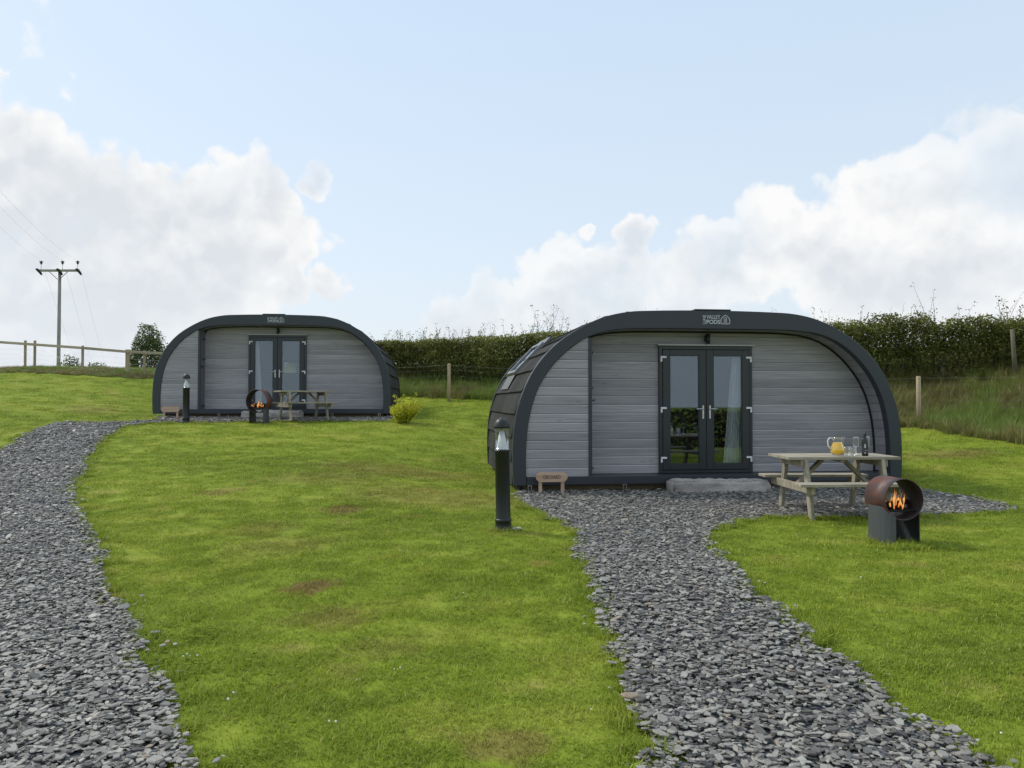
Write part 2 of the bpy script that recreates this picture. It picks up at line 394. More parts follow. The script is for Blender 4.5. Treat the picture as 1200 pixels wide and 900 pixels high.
def m_leaf(name, ramp, trans=.3, rough=.55, green=None):
    m, t, b = mat(name, ramp[0][1], rough); b.inputs['Specular IOR Level'].default_value = .3
    a = N(t, 'ShaderNodeAttribute', attribute_name='tint'); cr = N(t, 'ShaderNodeValToRGB'); t.links.new(a.outputs['Fac'], cr.inputs[0])
    e = cr.color_ramp.elements; e[0].position = ramp[0][0]; e[0].color = (*ramp[0][1], 1); e[1].position = ramp[-1][0]; e[1].color = (*ramp[-1][1], 1)
    for p, c in ramp[1:-1]: x = e.new(p); x.color = (*c, 1)
    g = N(t, 'ShaderNodeNewGeometry'); n = noise(t, g.outputs['Position'], .9, 4, .6)
    s_ = N(t, 'ShaderNodeVectorMath', operation='SCALE'); t.links.new(cr.outputs[0], s_.inputs[0]); t.links.new(mth(t, 'MULTIPLY_ADD', n, 1.3, .35), s_.inputs['Scale'])
    c = s_.outputs[0]
    if green: c = mixc(t, maprange(t, noise(t, g.outputs['Position'], .45, 4, .6), .46, .58, 0, .85), c, green)
    t.links.new(c, b.inputs['Base Color'])
    tr = N(t, 'ShaderNodeBsdfTranslucent'); t.links.new(c, tr.inputs[0]); mx = N(t, 'ShaderNodeMixShader'); mx.inputs[0].default_value = trans
    t.links.new(b.outputs[0], mx.inputs[1]); t.links.new(tr.outputs[0], mx.inputs[2]); t.links.new(mx.outputs[0], t.nodes['Material Output'].inputs[0]); return m
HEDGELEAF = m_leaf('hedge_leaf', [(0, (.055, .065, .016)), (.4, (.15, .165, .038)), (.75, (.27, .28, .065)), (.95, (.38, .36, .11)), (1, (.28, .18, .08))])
TREELEAF = m_leaf('tree_leaf', [(0, (.05, .075, .018)), (.5, (.10, .14, .035)), (1, (.18, .22, .06))])
YELLOWLEAF = m_leaf('golden_leaf', [(0, (.34, .36, .03)), (.5, (.62, .62, .05)), (1, (.85, .80, .09))], .35)
ROUGHLEAF = m_leaf('rough_grass_leaf', [(0, (.12, .13, .03)), (.4, (.21, .235, .05)), (.65, (.29, .27, .09)), (.85, (.42, .34, .17)), (1, (.36, .21, .13))], .3, .55, (.20, .29, .05))
TWIG = m_plain('twig_bark', (.07, .055, .04), .9)
def m_glass(name, refl=.16, tint=(.82, .86, .88), fr=.8):
    m, t, b = mat(name); t.nodes.remove(b)
    tr = N(t, 'ShaderNodeBsdfTransparent'); tr.inputs[0].default_value = (*tint, 1); gl = N(t, 'ShaderNodeBsdfGlossy'); gl.inputs['Roughness'].default_value = .01
    gl.inputs['Color'].default_value = (.78, .9, 1, 1) if name == 'window_glass' else (1, 1, 1, 1)
    lw = N(t, 'ShaderNodeLayerWeight'); lw.inputs[0].default_value = .25
    mx = N(t, 'ShaderNodeMixShader'); t.links.new(mth(t, 'ADD', mth(t, 'MULTIPLY', lw.outputs['Fresnel'], fr), refl, clamp=True), mx.inputs[0])
    t.links.new(tr.outputs[0], mx.inputs[1]); t.links.new(gl.outputs[0], mx.inputs[2]); t.links.new(mx.outputs[0], t.nodes['Material Output'].inputs[0]); return m
PANE = m_glass('window_glass', .075, (.93, .95, .96))
LAMPGLASS = m_glass('lamp_glass', .01, (.95, .96, .96), .22)
DRINKGLASS = m_glass('drinking_glass', .02, (.985, .99, .99), .45)
BOTTLE = mat('bottle_glass', (.008, .012, .008), .08)[0]
LABELP = mat('bottle_label', (.035, .035, .038), .5)[0]
JUICE = mat('orange_juice', (1.0, .60, .02), .25)[0]; JUICE.node_tree.nodes['Principled BSDF'].inputs['Subsurface Weight'].default_value = .3
CLOTH = m_plain('curtain_cloth', (.62, .63, .62), .9)
INTER = m_plain('interior_lining', (.10, .085, .07), .8)
FURN = m_plain('dark_furniture', (.05, .04, .035), .6)
LETTER = mat('white_vinyl', (.62, .64, .66), .5)[0]
ENGRAVE = mat('engraved_letter', (.06, .035, .03), .8)[0]
PORC = m_plain('porcelain', (.07, .06, .065), .3)
def m_rust():
    m, t, b = mat('rusty_steel', (.2, .07, .04), .7, .25)
    v, r = objvec(t, (1, 1, 1)); n = noise(t, v, 4.5, 6, .6); n2 = noise(t, v, 30, 6, .7); n3 = noise(t, v, 2.2, 3, .5)
    c = mixc(t, maprange(t, n, .38, .62), (.06, .05, .048), (.15, .052, .035)); c = mixc(t, maprange(t, n3, .5, .68, 0, .75), c, (.20, .17, .17))
    c = mixc(t, maprange(t, n2, .5, .75, 0, .5), c, (.10, .045, .03)); t.links.new(c, b.inputs['Base Color'])
    t.links.new(mth(t, 'MULTIPLY_ADD', n2, .4, .35), b.inputs['Roughness']); bump(t, b, n2, .3, .004); return m
RUST = m_rust()
STEEL = m_plain('dull_steel', (.10, .105, .115), .5, .35, .2, 6, .15)
SOOT = m_plain('sooty_steel', (.022, .014, .012), .75, .1, .35, 9, .2)
CHAR = m_plain('charred_wood', (.02, .016, .014), .9, 0, .3, 30, .6)
def m_flame():
    m, t, b = mat('flame'); t.nodes.remove(b); c = N(t, 'ShaderNodeTexCoord'); s = N(t, 'ShaderNodeSeparateXYZ'); t.links.new(c.outputs['Generated'], s.inputs[0])
    cr = N(t, 'ShaderNodeValToRGB'); t.links.new(mth(t, 'ADD', s.outputs[2], mth(t, 'MULTIPLY', mth(t, 'SUBTRACT', noise(t, c.outputs['Generated'], 5, 3, .6), .5), .5)), cr.inputs[0])
    e = cr.color_ramp.elements; e[0].position = 0; e[0].color = (.9, .22, .02, 1); e[1].position = 1; e[1].color = (.6, .10, .005, 1); x = e.new(.42); x.color = (1, .52, .14, 1)
    em = N(t, 'ShaderNodeEmission'); em.inputs[1].default_value = .72; t.links.new(cr.outputs[0], em.inputs[0]); tr = N(t, 'ShaderNodeBsdfTransparent')
    lw = N(t, 'ShaderNodeLayerWeight'); lw.inputs[0].default_value = .35
    mx = N(t, 'ShaderNodeMixShader'); t.links.new(mth(t, 'MULTIPLY', lw.outputs['Facing'], .9), mx.inputs[0]); t.links.new(em.outputs[0], mx.inputs[1]); t.links.new(tr.outputs[0], mx.inputs[2])
    t.links.new(mx.outputs[0], t.nodes['Material Output'].inputs[0]); return m
FLAME = m_flame()

# ---------------------------------------------------------------- terrain
CTRL = []
for q in [(600,900,3.2),(225,900,3.2),(1000,900,3.2),(300,780,4.4),(200,700,6.),(70,700,6.),(-100,700,6.),(450,700,5.7),(1200,700,5.6),(400,650,7.05),(600,650,7.05),(587,622,8.4),
          (50,600,9.8),(-120,600,9.8),(200,600,9.6),(400,600,9.7),(500,590,10.2),(300,550,13.2),(450,560,12.6),(170,550,13.2),(60,550,13.5),(-60,550,13.5),
          (560,548,15.3),(500,545,14.7),(570,505,19.3),(500,505,18.3),(480,472,25.5),(570,474,24.2),(520,469,26),(640,474,24),
          (30,510,18.3),(80,515,17.2),(100,497,20.0),(150,498,19.4),(60,494,20.8),(220,496,19.1),(300,496,19.1),(400,496,19.1),(455,496,19.1),(300,515,16.6),(400,525,15.8),(180,515,16.9),
          (0,528,16.4),(-60,530,16.6),(0,480,21.5),(-60,470,23),(90,468,24),(150,478,23),(0,438,28),(-60,436,28),(90,442,28),(180,447,28),(-250,430,28),
          (1076,503,17.8),(1200,521,15.4),(1060,540,14.6),(1130,560,12.8),(1200,570,11.9),(1200,600,9.95),(1300,600,9.9),(1300,560,13),(1350,540,15.2),
          (526,462,27),(450,461,28),(700,468,25.5),(526,436,29.5),(450,437,31.5),(700,440,27),(1100,443,21.5),(1200,437,20),(900,442,23.5),(1350,430,18.5),(1076,496,18.8),(900,482,21)]:
    CTRL.append(at(*q))
for x, y, z in [(-.3,10.5,0),(-.4,12,0),(-.5,16,0),(1,8,0),(3,8,0),(5,8,0),(7,8,0),(3,9.7,0),(1,10.5,0),(5,10.5,0),(7,10.2,0),(1,13,0),(4,13,0),(6.4,13,0),(1,16.8,.02),(4,16.8,.05),(6,16.8,.12),(2,6,0),(4,6,0),(4,4,-.05),(0,0,-.12),(4,0,-.1),(-4,0,-.1),(-8,4,-.05),
                (-9.9,20.2,.94),(-6.5,20.4,.94),(-3.2,20.6,.94),(-10,23.5,.95),(-7,24,.96),(-3.6,25,1.05),(-9.9,26,1.15),(-6,27,1.4),
                (-18,30,2.7),(-10,31,2.6),(-30,30,2.9),(-20,40,1.0),(-35,40,1.),(-10,42,1.5),(0,45,2.2),(15,40,2.6),(30,30,2.6),(30,15,1.2),(-30,15,1.6),(-30,0,.1),(30,0,-.3),(-20,8,.2),(15,5,-.1),(12,9.8,0),
                (0,-12,-.9),(-30,-12,-.6),(30,-12,-1.1),(-30,45,.5),(30,45,2.6)]:
    CTRL.append(np.array([x, y, z]))
CTRL = np.array(CTRL); _S = .04
def _tps_fit(P, lam):
    n = len(P); X = P[:, :2]; r = np.linalg.norm(X[:, None] - X[None], axis=2); K = np.where(r > 0, r * r * np.log(r + 1e-12), 0) + lam * np.eye(n)
    A = np.zeros((n + 3, n + 3)); A[:n, :n] = K; A[:n, n] = 1; A[:n, n + 1:] = X; A[n, :n] = 1; A[n + 1:, :n] = X.T
    return np.linalg.solve(A, np.concatenate([P[:, 2], [0, 0, 0]]))
_W = _tps_fit(CTRL, .6)
def gz(x, y):
    x = np.atleast_1d(np.asarray(x, float)); y = np.atleast_1d(np.asarray(y, float)); shp = x.shape
    x = x.ravel(); y = y.ravel(); xc = np.clip(x, -34, 34); yc = np.clip(y, -14, 48)
    out = np.empty(len(x)); n = len(CTRL)
    for s in range(0, len(x), 20000):
        xs = xc[s:s + 20000]; ys = yc[s:s + 20000]
        r2 = (xs[:, None] - CTRL[None, :, 0]) ** 2 + (ys[:, None] - CTRL[None, :, 1]) ** 2
        out[s:s + 20000] = (.5 * r2 * np.log(r2 + 1e-12)) @ _W[:n] + _W[n] + _W[n + 1] * xs + _W[n + 2] * ys
    e = np.hypot(x - xc, y - yc)
    out = out * np.exp(-e / 60) + (-7) * (1 - np.exp(-e / 60)) * (1 - .0 * e)
    out += .09 * np.exp(-((x + 3.2) / 2.2) ** 2 - ((y - 11) / 3.) ** 2) - .06 * np.exp(-((x + 1.6) / 1.2) ** 2 - ((y - 14.5) / 1.6) ** 2)
    out += .012 * np.sin(x * 1.7 + 1.3 * np.sin(y * .9)) * np.sin(y * 1.3 + .7)
    # level standings for the two pods and their slate
    return out.reshape(shp)
def g1(x, y): return float(gz(x, y)[0])
def hit(px, py, dmin=1.5, dmax=60):
    r = ray(px, py); r = r / r[1]; t = np.linspace(dmin, dmax, 1500); P = np.array([0, 0, EYE]) + t[:, None] * r
    h = P[:, 2] - gz(P[:, 0], P[:, 1]); k = np.where(h <= 0)[0]
    if len(k) == 0: return P[-1]
    i = k[0]; 
    if i == 0: return P[0]
    a = h[i - 1] / (h[i - 1] - h[i] + 1e-9); return P[i - 1] * (1 - a) + P[i] * a
def inpoly(x, y, poly):
    c = np.zeros(x.shape, bool); n = len(poly); j = n - 1
    for i in range(n):
        xi, yi = poly[i][:2]; xj, yj = poly[j][:2]
        m = ((yi > y) != (yj > y)) & (x < (xj - xi) * (y - yi) / (yj - yi + 1e-12) + xi); c ^= m; j = i
    return c
def wob(x, y, a=.05):
    return a * (np.sin(x * 9.1 + 2 * np.sin(y * 5.3)) + .7 * np.sin(y * 13.7 + x * 4.1) + .5 * np.sin(x * 27 + y * 19))

for (px, py, wpx, hpx, st) in [(365, 688, 36, 9, .8), (403, 598, 30, 6, .7), (261, 576, 26, 5, .55), (390, 724, 60, 14, .4), (598, 874, 60, 22, .55), (310, 620, 40, 9, .3), (112, 707, 40, 12, .45), (470, 553, 120, 8, .4), (520, 583, 130, 12, .38), (330, 640, 70, 12, .3), (380, 560, 90, 8, .3), (1100, 532, 90, 6, .35), (450, 760, 60, 16, .25), (110, 480, 60, 5, .4), (1130, 533, 40, 5, .35)]:
    c = hit(px, py); a = hit(px + wpx, py); b = hit(px, py - hpx); GRASS_SPOTS.append((c[0], c[1], abs(a[0] - c[0]), max(abs(b[1] - c[1]), .05), st))
GRASS = m_grass('lawn_grass', False, .72); BLADE = m_grass('grass_blade', True)

xs = np.arange(-34, 34.01, .25); ys = np.arange(-14, 48.01, .25)
xs = np.concatenate([[-900, -450, -220, -120, -70, -48, -39], xs, [39, 48, 70, 120, 220, 450, 900]]); ys = np.concatenate([[-900, -450, -220, -120, -60, -30, -19], ys, [53, 62, 90, 140, 260, 500, 900]])
GX, GY = np.meshgrid(xs, ys); GZ = gz(GX, GY)
nx, ny = len(xs), len(ys); I = np.arange(nx * ny).reshape(ny, nx)
F = np.stack([I[:-1, :-1], I[:-1, 1:], I[1:, 1:], I[1:, :-1]], -1).reshape(-1, 4)
lawn = link_mesh('ground', np_mesh('ground', np.stack([GX, GY, GZ], -1).reshape(-1, 3), F, True), GRASS)
tag(lawn, 'sloping mown lawn running up to the fences and round both pods', None, None, 'structure')

# slate paths
PL = [(-430,1000),(-385,900),(-260,780),(-180,700),(-140,640),(-115,600),(-90,565),(-45,543),(0,528),(8,523),(45,501),(65,492.5),(93,495),(127,495.3),(150,494.5),(181,492.5)]
PL2 = [(455,494.5),(400,494.5),(330,494.8),(255,495.3),(181,496.3),(149,499.5),(126,512.7),(103,536),(98,559),(86,573),(100,606),(110,629),(124,652),(120,680),(128,700),(141,712),(154,727),(161,760),(177,788),(200,816),(207,850),(229,890),(226,1000)]
left_poly = [hit(*q, dmax=30)[:2] for q in PL]
left_poly += [np.array(q) for q in [(-9.9, 21.6), (-6.5, 21.9), (-3.1, 22.2)]]
left_poly += [hit(*q, dmax=30)[:2] for q in PL2]
left_poly += [np.array((-.9, 0.)), np.array((-.9, -3.)), np.array((-3.3, -3.)), np.array((-3.2, 0.))]
PR = [(603,583),(623,597.8),(653,613),(675.6,624),(671,650.7),(690.7,677),(687,692),(702,726),(713,745),(709,764),(728,794),(733,824.5),(754,869.8),(750,900),(760,1000)]
PR2 = [(1300,1000),(1163.7,896),(1114.6,866),(1061.6,836),(1039,824.6),(1022,802),(993.6,779),(963,760),(952,749),(918,718.7),(880,692),(861,666),(846,650),(830.5,635.6),(832,624),(864.5,613),(900,608),(944.5,607),(1010,608),(1076.8,606),(1140,603),(1197.7,599),(1180,592),(1129.7,582.7),(1084,575)]
right_poly = [hit(*q)[:2] for q in PR] + [np.array((.55, 0.)), np.array((.55, -3.)), np.array((2.6, -3.)), np.array((2.4, 0.))] + [hit(*q)[:2] for q in PR2] + [np.array((6.35, 13.2)), np.array((.1, 12.6))]
def in_path(x, y, a=.05):
    dx = wob(x, y, a); dy = wob(y + 3.1, x, a)
    return inpoly(x + dx, y + dy, left_poly) | inpoly(x + dx, y + dy, right_poly)
for nm, poly, lab in (('slate_path', left_poly, 'grey slate chipping path climbing along the left of the lawn to the far pod'), ('slate_path', right_poly, 'grey slate chipping path widening in front of the near pod')):
    P = np.array(poly); st = .05
    ax_ = np.arange(P[:, 0].min() - .3, P[:, 0].max() + .3, st); ay = np.arange(P[:, 1].min() - .3, P[:, 1].max() + .3, st)
    X, Y = np.meshgrid(ax_, ay); m = in_path(X, Y) & in_path(X + .07, Y) & in_path(X - .07, Y) & in_path(X, Y + .07) & in_path(X, Y - .07) & inpoly(X + wob(X, Y), Y + wob(Y + 3.1, X), poly)
    Z = gz(X, Y) + .012; I = np.arange(X.size).reshape(X.shape)
    q = m[:-1, :-1] & m[:-1, 1:] & m[1:, 1:] & m[1:, :-1]
    Fq = np.stack([I[:-1, :-1], I[:-1, 1:], I[1:, 1:], I[1:, :-1]], -1)[q]
    used = np.unique(Fq); re = np.zeros(X.size, int); re[used] = np.arange(len(used))
    o = link_mesh(nm, np_mesh(nm, np.stack([X, Y, Z], -1).reshape(-1, 3)[used], re[Fq], True), SLATEBED); tag(o, lab, None, None, 'structure')

# ---------------------------------------------------------------- scatter by geometry nodes
def scatter(name, pts, rot, scl, idx, variants, label, parent=None):
    me = bpy.data.meshes.new(name); me.vertices.add(len(pts)); me.vertices.foreach_set('co', np.asarray(pts, np.float32).ravel())
    for nm, ty, arr in (('rot', 'FLOAT_VECTOR', rot), ('scl', 'FLOAT_VECTOR', scl), ('pick', 'INT', idx)):
        a = me.attributes.new(nm, ty, 'POINT'); a.data.foreach_set('vector' if ty == 'FLOAT_VECTOR' else 'value', np.asarray(arr, np.float32 if ty != 'INT' else np.int32).ravel())
    me.update(); o = bpy.data.objects.new(name, me); col.objects.link(o)
    if parent is not None: o.parent = parent
    g = bpy.data.node_groups.new(name, 'GeometryNodeTree')
    g.interface.new_socket('Geometry', in_out='INPUT', socket_type='NodeSocketGeometry'); g.interface.new_socket('Geometry', in_out='OUTPUT', socket_type='NodeSocketGeometry')
    gi = g.nodes.new('NodeGroupInput'); go = g.nodes.new('NodeGroupOutput'); j = g.nodes.new('GeometryNodeGeometryToInstance')
    ip = g.nodes.new('GeometryNodeInstanceOnPoints'); ip.inputs['Pick Instance'].default_value = True
    jn = g.nodes.new('GeometryNodeJoinGeometry')
    for v in reversed(variants):
        oi = g.nodes.new('GeometryNodeObjectInfo'); oi.inputs['Object'].default_value = v; oi.inputs['As Instance'].default_value = True
        g.links.new(oi.outputs['Geometry'], jn.inputs[0])
    g.links.new(jn.outputs[0], ip.inputs['Instance']); g.links.new(gi.outputs[0], ip.inputs['Points'])
    for nm, ty, sock in (('rot', 'FLOAT_VECTOR', 'Rotation'), ('scl', 'FLOAT_VECTOR', 'Scale'), ('pick', 'INT', 'Instance Index')):
        na = g.nodes.new('GeometryNodeInputNamedAttribute'); na.data_type = ty; na.inputs[0].default_value = nm
        g.links.new(na.outputs[0], ip.inputs[sock])
    g.links.new(ip.outputs[0], go.inputs[0])
    md = o.modifiers.new('scatter', 'NODES'); md.node_group = g
    return tag(o, label, None, None, 'stuff')
def blades_mesh(name, n, rad, hmin, hmax, wid, lean, seed, mat_, flat=0.):
    rg = np.random.default_rng(seed); V = []; Fq = []; T = []
    a = rg.uniform(0, 2 * math.pi, n); rr = rad * np.sqrt(rg.uniform(0, 1, n)); bx = rr * np.cos(a); by = rr * np.sin(a)
    h = rg.uniform(hmin, hmax, n); az = rg.uniform(0, 2 * math.pi, n); ln = rg.uniform(.1, lean, n); tint = rg.uniform(0, 1, n)
    for i in range(n):
        dx, dy = math.cos(az[i]), math.sin(az[i]); sx, sy = -dy, dx; wv_ = wid * rg.uniform(.7, 1.3); b = len(V)
        for k, (t_, wf) in enumerate(((0, 1.), (.5, .85), (1., .08))):
            off = h[i] * ln[i] * t_ ** 1.8; z = h[i] * t_ * (1 - .35 * ln[i] * t_)
            if k == 0: z -= .01
            V.append((bx[i] + dx * off - sx * wv_ * wf / 2, by[i] + dy * off - sy * wv_ * wf / 2, z)); V.append((bx[i] + dx * off + sx * wv_ * wf / 2, by[i] + dy * off + sy * wv_ * wf / 2, z))
        Fq += [(b, b + 1, b + 3, b + 2), (b + 2, b + 3, b + 5, b + 4)]; T += [tint[i]] * 6
    me = np_mesh(name, V, Fq); a_ = me.attributes.new('tint', 'FLOAT', 'POINT'); a_.data.foreach_set('value', np.array(T, np.float32)); me.materials.append(mat_)
    return bpy.data.objects.new(name, me)

def vnoise_(x, y): return .5 * np.sin(x * 2.1 + 1.7 * np.sin(y * 1.3)) + .35 * np.sin(y * 3.7 + x * 1.9) + .3 * np.sin(x * 6.3 - y * 5.1)
def jitter_pts(x0, x1, y0, y1, dens):
    n = int((x1 - x0) * (y1 - y0) * dens); return RNG.uniform(x0, x1, n), RNG.uniform(y0, y1, n)
# pods' positions are needed to keep the ground clear
TH1 = R(7.0); D1 = 11.85 + 3.05 * math.sin(TH1); POD1 = ((836 - 600) / 900 * D1, D1, .0)
TH2 = R(5.0); D2 = 21.2; POD2 = ((320 - 600) / 900 * D2, D2, .95)
def under_pod(x, y, mrg=.0):
    r = np.zeros(x.shape, bool)
    for (ox, oy, oz), th in ((POD1, TH1), (POD2, TH2)):
        u = (x - ox) * math.cos(th) + (y - oy) * math.sin(th); s = -(x - ox) * math.sin(th) + (y - oy) * math.cos(th)
        r |= (abs(u) < 3.2 + mrg) & (s > -.02 - mrg) & (s < 4.2 + mrg)
    return r
# the rough bank between mown lawn and hedge
bank_edge = [hit(*q)[:2] for q in [(1500,560),(1350,540),(1200,521),(1130,511),(1062,500.5)]] + [np.array((3.5, 21.6)), np.array((.8, 23.3))] + [hit(*q)[:2] for q in [(580,470),(526,467),(470,465)]] + [np.array((-6.5, 28.3)), np.array((-9.5, 27.6))]
bank_edge += [hit(*q, dmax=40)[:2] for q in [(176,445),(90,440),(0,436.5),(-80,434)]]
bank_poly = bank_edge + [np.array(q) for q in [(-22, 33), (-12, 34), (-6, 33), (8, 26.5), (18, 21), (24, 17)]]
def lawn_ok(x, y): return ~in_path(x, y, .05) & ~under_pod(x, y) & ~inpoly(x, y, bank_poly)
X, Y = [], []
for (y0, y1, dens) in ((2.2, 4.5, 190), (4.5, 7, 140), (7, 10, 90), (10, 15, 48), (15, 22, 26), (22, 30, 14)):
    hw = .76 * y1 + 1.5; x, y = jitter_pts(-hw, hw, y0, y1, dens); k = (abs(x) < .76 * y + 1.5) & lawn_ok(x, y); X.append(x[k]); Y.append(y[k])
X = np.concatenate(X); Y = np.concatenate(Y); Z = gz(X, Y); n = len(X)
var = [blades_mesh('tuft', 74, .11, .010, .026, .0042, 1.5, 10 + i, BLADE) for i in range(5)] + [blades_mesh('tuft', 60, .12, .018, .042, .0048, 1.2, 20 + i, BLADE) for i in range(2)]
far = np.clip((Y - 6) / 14, 0, 1)
s = RNG.uniform(.8, 1.25, n)
pk = RNG.integers(0, 5, n); lush = (np.sin(X * 1.9 + 2 * np.sin(Y * 1.1)) + np.sin(Y * 2.3 + X) > 1.1) & (RNG.uniform(0, 1, n) < .3); pk[lush] = 5 + RNG.integers(0, 2, lush.sum())
scatter('grass', np.stack([X, Y, Z], -1), np.stack([RNG.normal(0, .05, n), RNG.normal(0, .05, n), RNG.uniform(0, 6.28, n)], -1), np.stack([s * (1 + far), s * (1 + far), s * RNG.uniform(.8, 1.2, n)], -1), pk, var, 'short mown grass blades covering the lawn')
# longer fringe along the path edges and around feet of things
x, y = jitter_pts(-12, 9, 2.2, 22, 230)
k = (abs(x) < .72 * y + 1) ; x, y = x[k], y[k]
a = in_path(x, y, .05); b = np.zeros(x.shape, bool)
for dx, dy in ((.06, 0), (-.06, 0), (0, .08), (0, -.08)): b |= in_path(x + dx, y + dy, .05)
k = ~a & b & ~under_pod(x, y); x, y = x[k], y[k]
fv = [blades_mesh('fringe_tuft', 46, .07, .03, .075, .005, 1.5, 40 + i, BLADE) for i in range(4)]
ex = [(-.1 + RNG.uniform(-.12, .12), 8.4 + RNG.uniform(-.13, .02)) for _ in range(16)] + [(3.9 + RNG.uniform(-.3, .3), 7.55 + RNG.uniform(-.25, .2)) for _ in range(60)] + [(3.62 + RNG.uniform(-.12, .12), 9.25 + RNG.uniform(-.1, .05)) for _ in range(10)]
x = np.concatenate([x, [e[0] for e in ex]]); y = np.concatenate([y, [e[1] for e in ex]]); n = len(x)
scatter('fringe_grass', np.stack([x, y, gz(x, y)], -1), np.stack([RNG.normal(0, .15, n), RNG.normal(0, .15, n), RNG.uniform(0, 6.28, n)], -1), np.repeat(RNG.uniform(.6, 1.25, n)[:, None], 3, 1), RNG.integers(0, 4, n), fv, 'longer grass fringing the slate paths')

# slate chips
def chip(seed):
    rg = random.Random(seed); n = rg.choice([5, 6, 6, 7]); a = rg.uniform(.42, .78); pts = []
    for k in range(n):
        an = 2 * math.pi * (k + rg.uniform(-.28, .28)) / n; r = rg.uniform(.75, 1.1); pts.append((r * math.cos(an), a * r * math.sin(an)))
    th = rg.uniform(.10, .2); mb = MB(); ins = .86; V = [(x, y, 0) for x, y in pts] + [(x * 1.0, y * 1.0, th * .55) for x, y in pts] + [(x * ins, y * ins, th * rg.uniform(.85, 1.1)) for x, y in pts]
    Fs = [tuple(range(n))[::-1]] + [(i, (i + 1) % n, (i + 1) % n + n, i + n) for i in range(n)] + [(i + n, (i + 1) % n + n, (i + 1) % n + 2 * n, i + 2 * n) for i in range(n)] + [tuple(range(2 * n, 3 * n))]
    mb.add(V, Fs); me = mb.mesh('chip'); me.materials.append(SLATE); return bpy.data.objects.new('chip', me)
chips = [chip(100 + i) for i in range(12)]
X, Y = [], []
for (y0, y1, dens) in ((1.8, 4.5, 2600), (4.5, 7, 2000), (7, 10, 1300), (10, 14, 800), (14, 23, 450)):
    for (x0, x1) in ((-12, -.5), (-.3, 8)):
        x, y = jitter_pts(x0, x1, y0, y1, dens); k = (abs(x) < .72 * y + .8); x, y = x[k], y[k]; k = in_path(x, y, .03) & ~(under_pod(x, y, -.5)); X.append(x[k]); Y.append(y[k])
# a few strays on the grass
x, y = jitter_pts(-8, 6, 2.5, 16, 28); b = np.zeros(x.shape, bool)
for dx, dy in ((.12, 0), (-.12, 0), (0, .15), (0, -.15)): b |= in_path(x + dx, y + dy, .05)
k = b & ~in_path(x, y, .07); X.append(x[k]); Y.append(y[k])
X = np.concatenate(X); Y = np.concatenate(Y); n = len(X)
lift = RNG.uniform(.0, .032, n) ** 1.0
scl = np.clip(RNG.lognormal(math.log(.0185), .36, n), .010, .052) * (1 + np.clip((Y - 9) / 14, 0, .5))
scl *= np.where((Y < 9) | True, 1, 1)
tilt = np.where(RNG.uniform(0, 1, n) < .18, .32, .13)
scatter('slate_chippings', np.stack([X, Y, gz(X, Y) + .012 + lift], -1), np.stack([RNG.normal(0, 1, n) * tilt, RNG.normal(0, 1, n) * tilt, RNG.uniform(0, 6.28, n)], -1),
        np.stack([scl, scl, scl * RNG.uniform(.7, 1.5, n)], -1), RNG.integers(0, 12, n), chips, 'loose grey slate chippings lying on the paths')
print('chips', n)

# small white clover heads in the lawn
fl = MB(); fl.lathe([(0, .0), (.007, .003), (.009, .009), (.006, .015), (0, .018)], 7, smooth=False)
fm = fl.mesh('clover'); fm.materials.append(mat('clover_white', (.75, .75, .68), .8)[0]); flo = bpy.data.objects.new('clover', fm)
fx = []
for (px, py, sp, c) in [(222, 775, 8, 5), (232, 772, 5, 3), (265, 822, 9, 4), (420, 803, 3, 2), (542, 704, 12, 5), (170, 708, 3, 2), (1012, 680, 6, 3), (1150, 642, 3, 2), (395, 850, 10, 4), (460, 790, 12, 3), (480, 640, 50, 6), (1180, 870, 10, 3), (700, 840, 10, 2)]:
    for _ in range(c): p = hit(px + random.uniform(-sp, sp), py + random.uniform(-sp, sp) * .5); fx.append((p[0], p[1], p[2] + .022))
fx = fx[::2]; n = len(fx); scatter('clover_flowers', np.array(fx), np.zeros((n, 3)), np.repeat(RNG.uniform(.4, .8, n)[:, None], 3, 1), np.zeros(n), [flo], 'tiny white clover heads dotted in the lawn')

def clover_patch(seed):
    rg = random.Random(seed); mb = MB(); T = []
    for _ in range(34):
        a = rg.uniform(0, 6.28); r = .13 * math.sqrt(rg.random()); cx, cy, z = r * math.cos(a), r * math.sin(a), rg.uniform(.014, .026); s_ = rg.uniform(.005, .009); a0 = rg.uniform(0, 6.28); tl = rg.uniform(-.3, .3)
        for k in range(3):
            b = a0 + k * 2.094; ux, uy = math.cos(b), math.sin(b); vx, vy = -uy, ux
            mb.add([(cx, cy, z), (cx + ux * s_ + vx * s_ * .7, cy + uy * s_ + vy * s_ * .7, z + tl * s_), (cx + ux * s_ * 1.7, cy + uy * s_ * 1.7, z + tl * s_ * 1.4), (cx + ux * s_ - vx * s_ * .7, cy + uy * s_ - vy * s_ * .7, z + tl * s_)], [(0, 1, 2, 3)]); T += [rg.random()] * 4
    me = bpy.data.meshes.new('clover_patch'); me.from_pydata(mb.v, [], mb.f); a_ = me.attributes.new('tint', 'FLOAT', 'POINT'); a_.data.foreach_set('value', np.array(T, np.float32)); me.materials.append(CLOVER); return bpy.data.objects.new('clover_patch', me)
CLOVER = m_leaf('clover_leaf', [(0, (.12, .19, .02)), (.5, (.19, .26, .03)), (1, (.29, .34, .05))], .35, .9)
CLOVER.node_tree.nodes['Principled BSDF'].inputs['Specular IOR Level'].default_value = .05
x, y = jitter_pts(-7, 8, 2.4, 10, 26); k = (abs(x) < .72 * y + .5) & lawn_ok(x, y) & (vnoise_(x, y) > .35); x, y = x[k], y[k]; n = len(x)
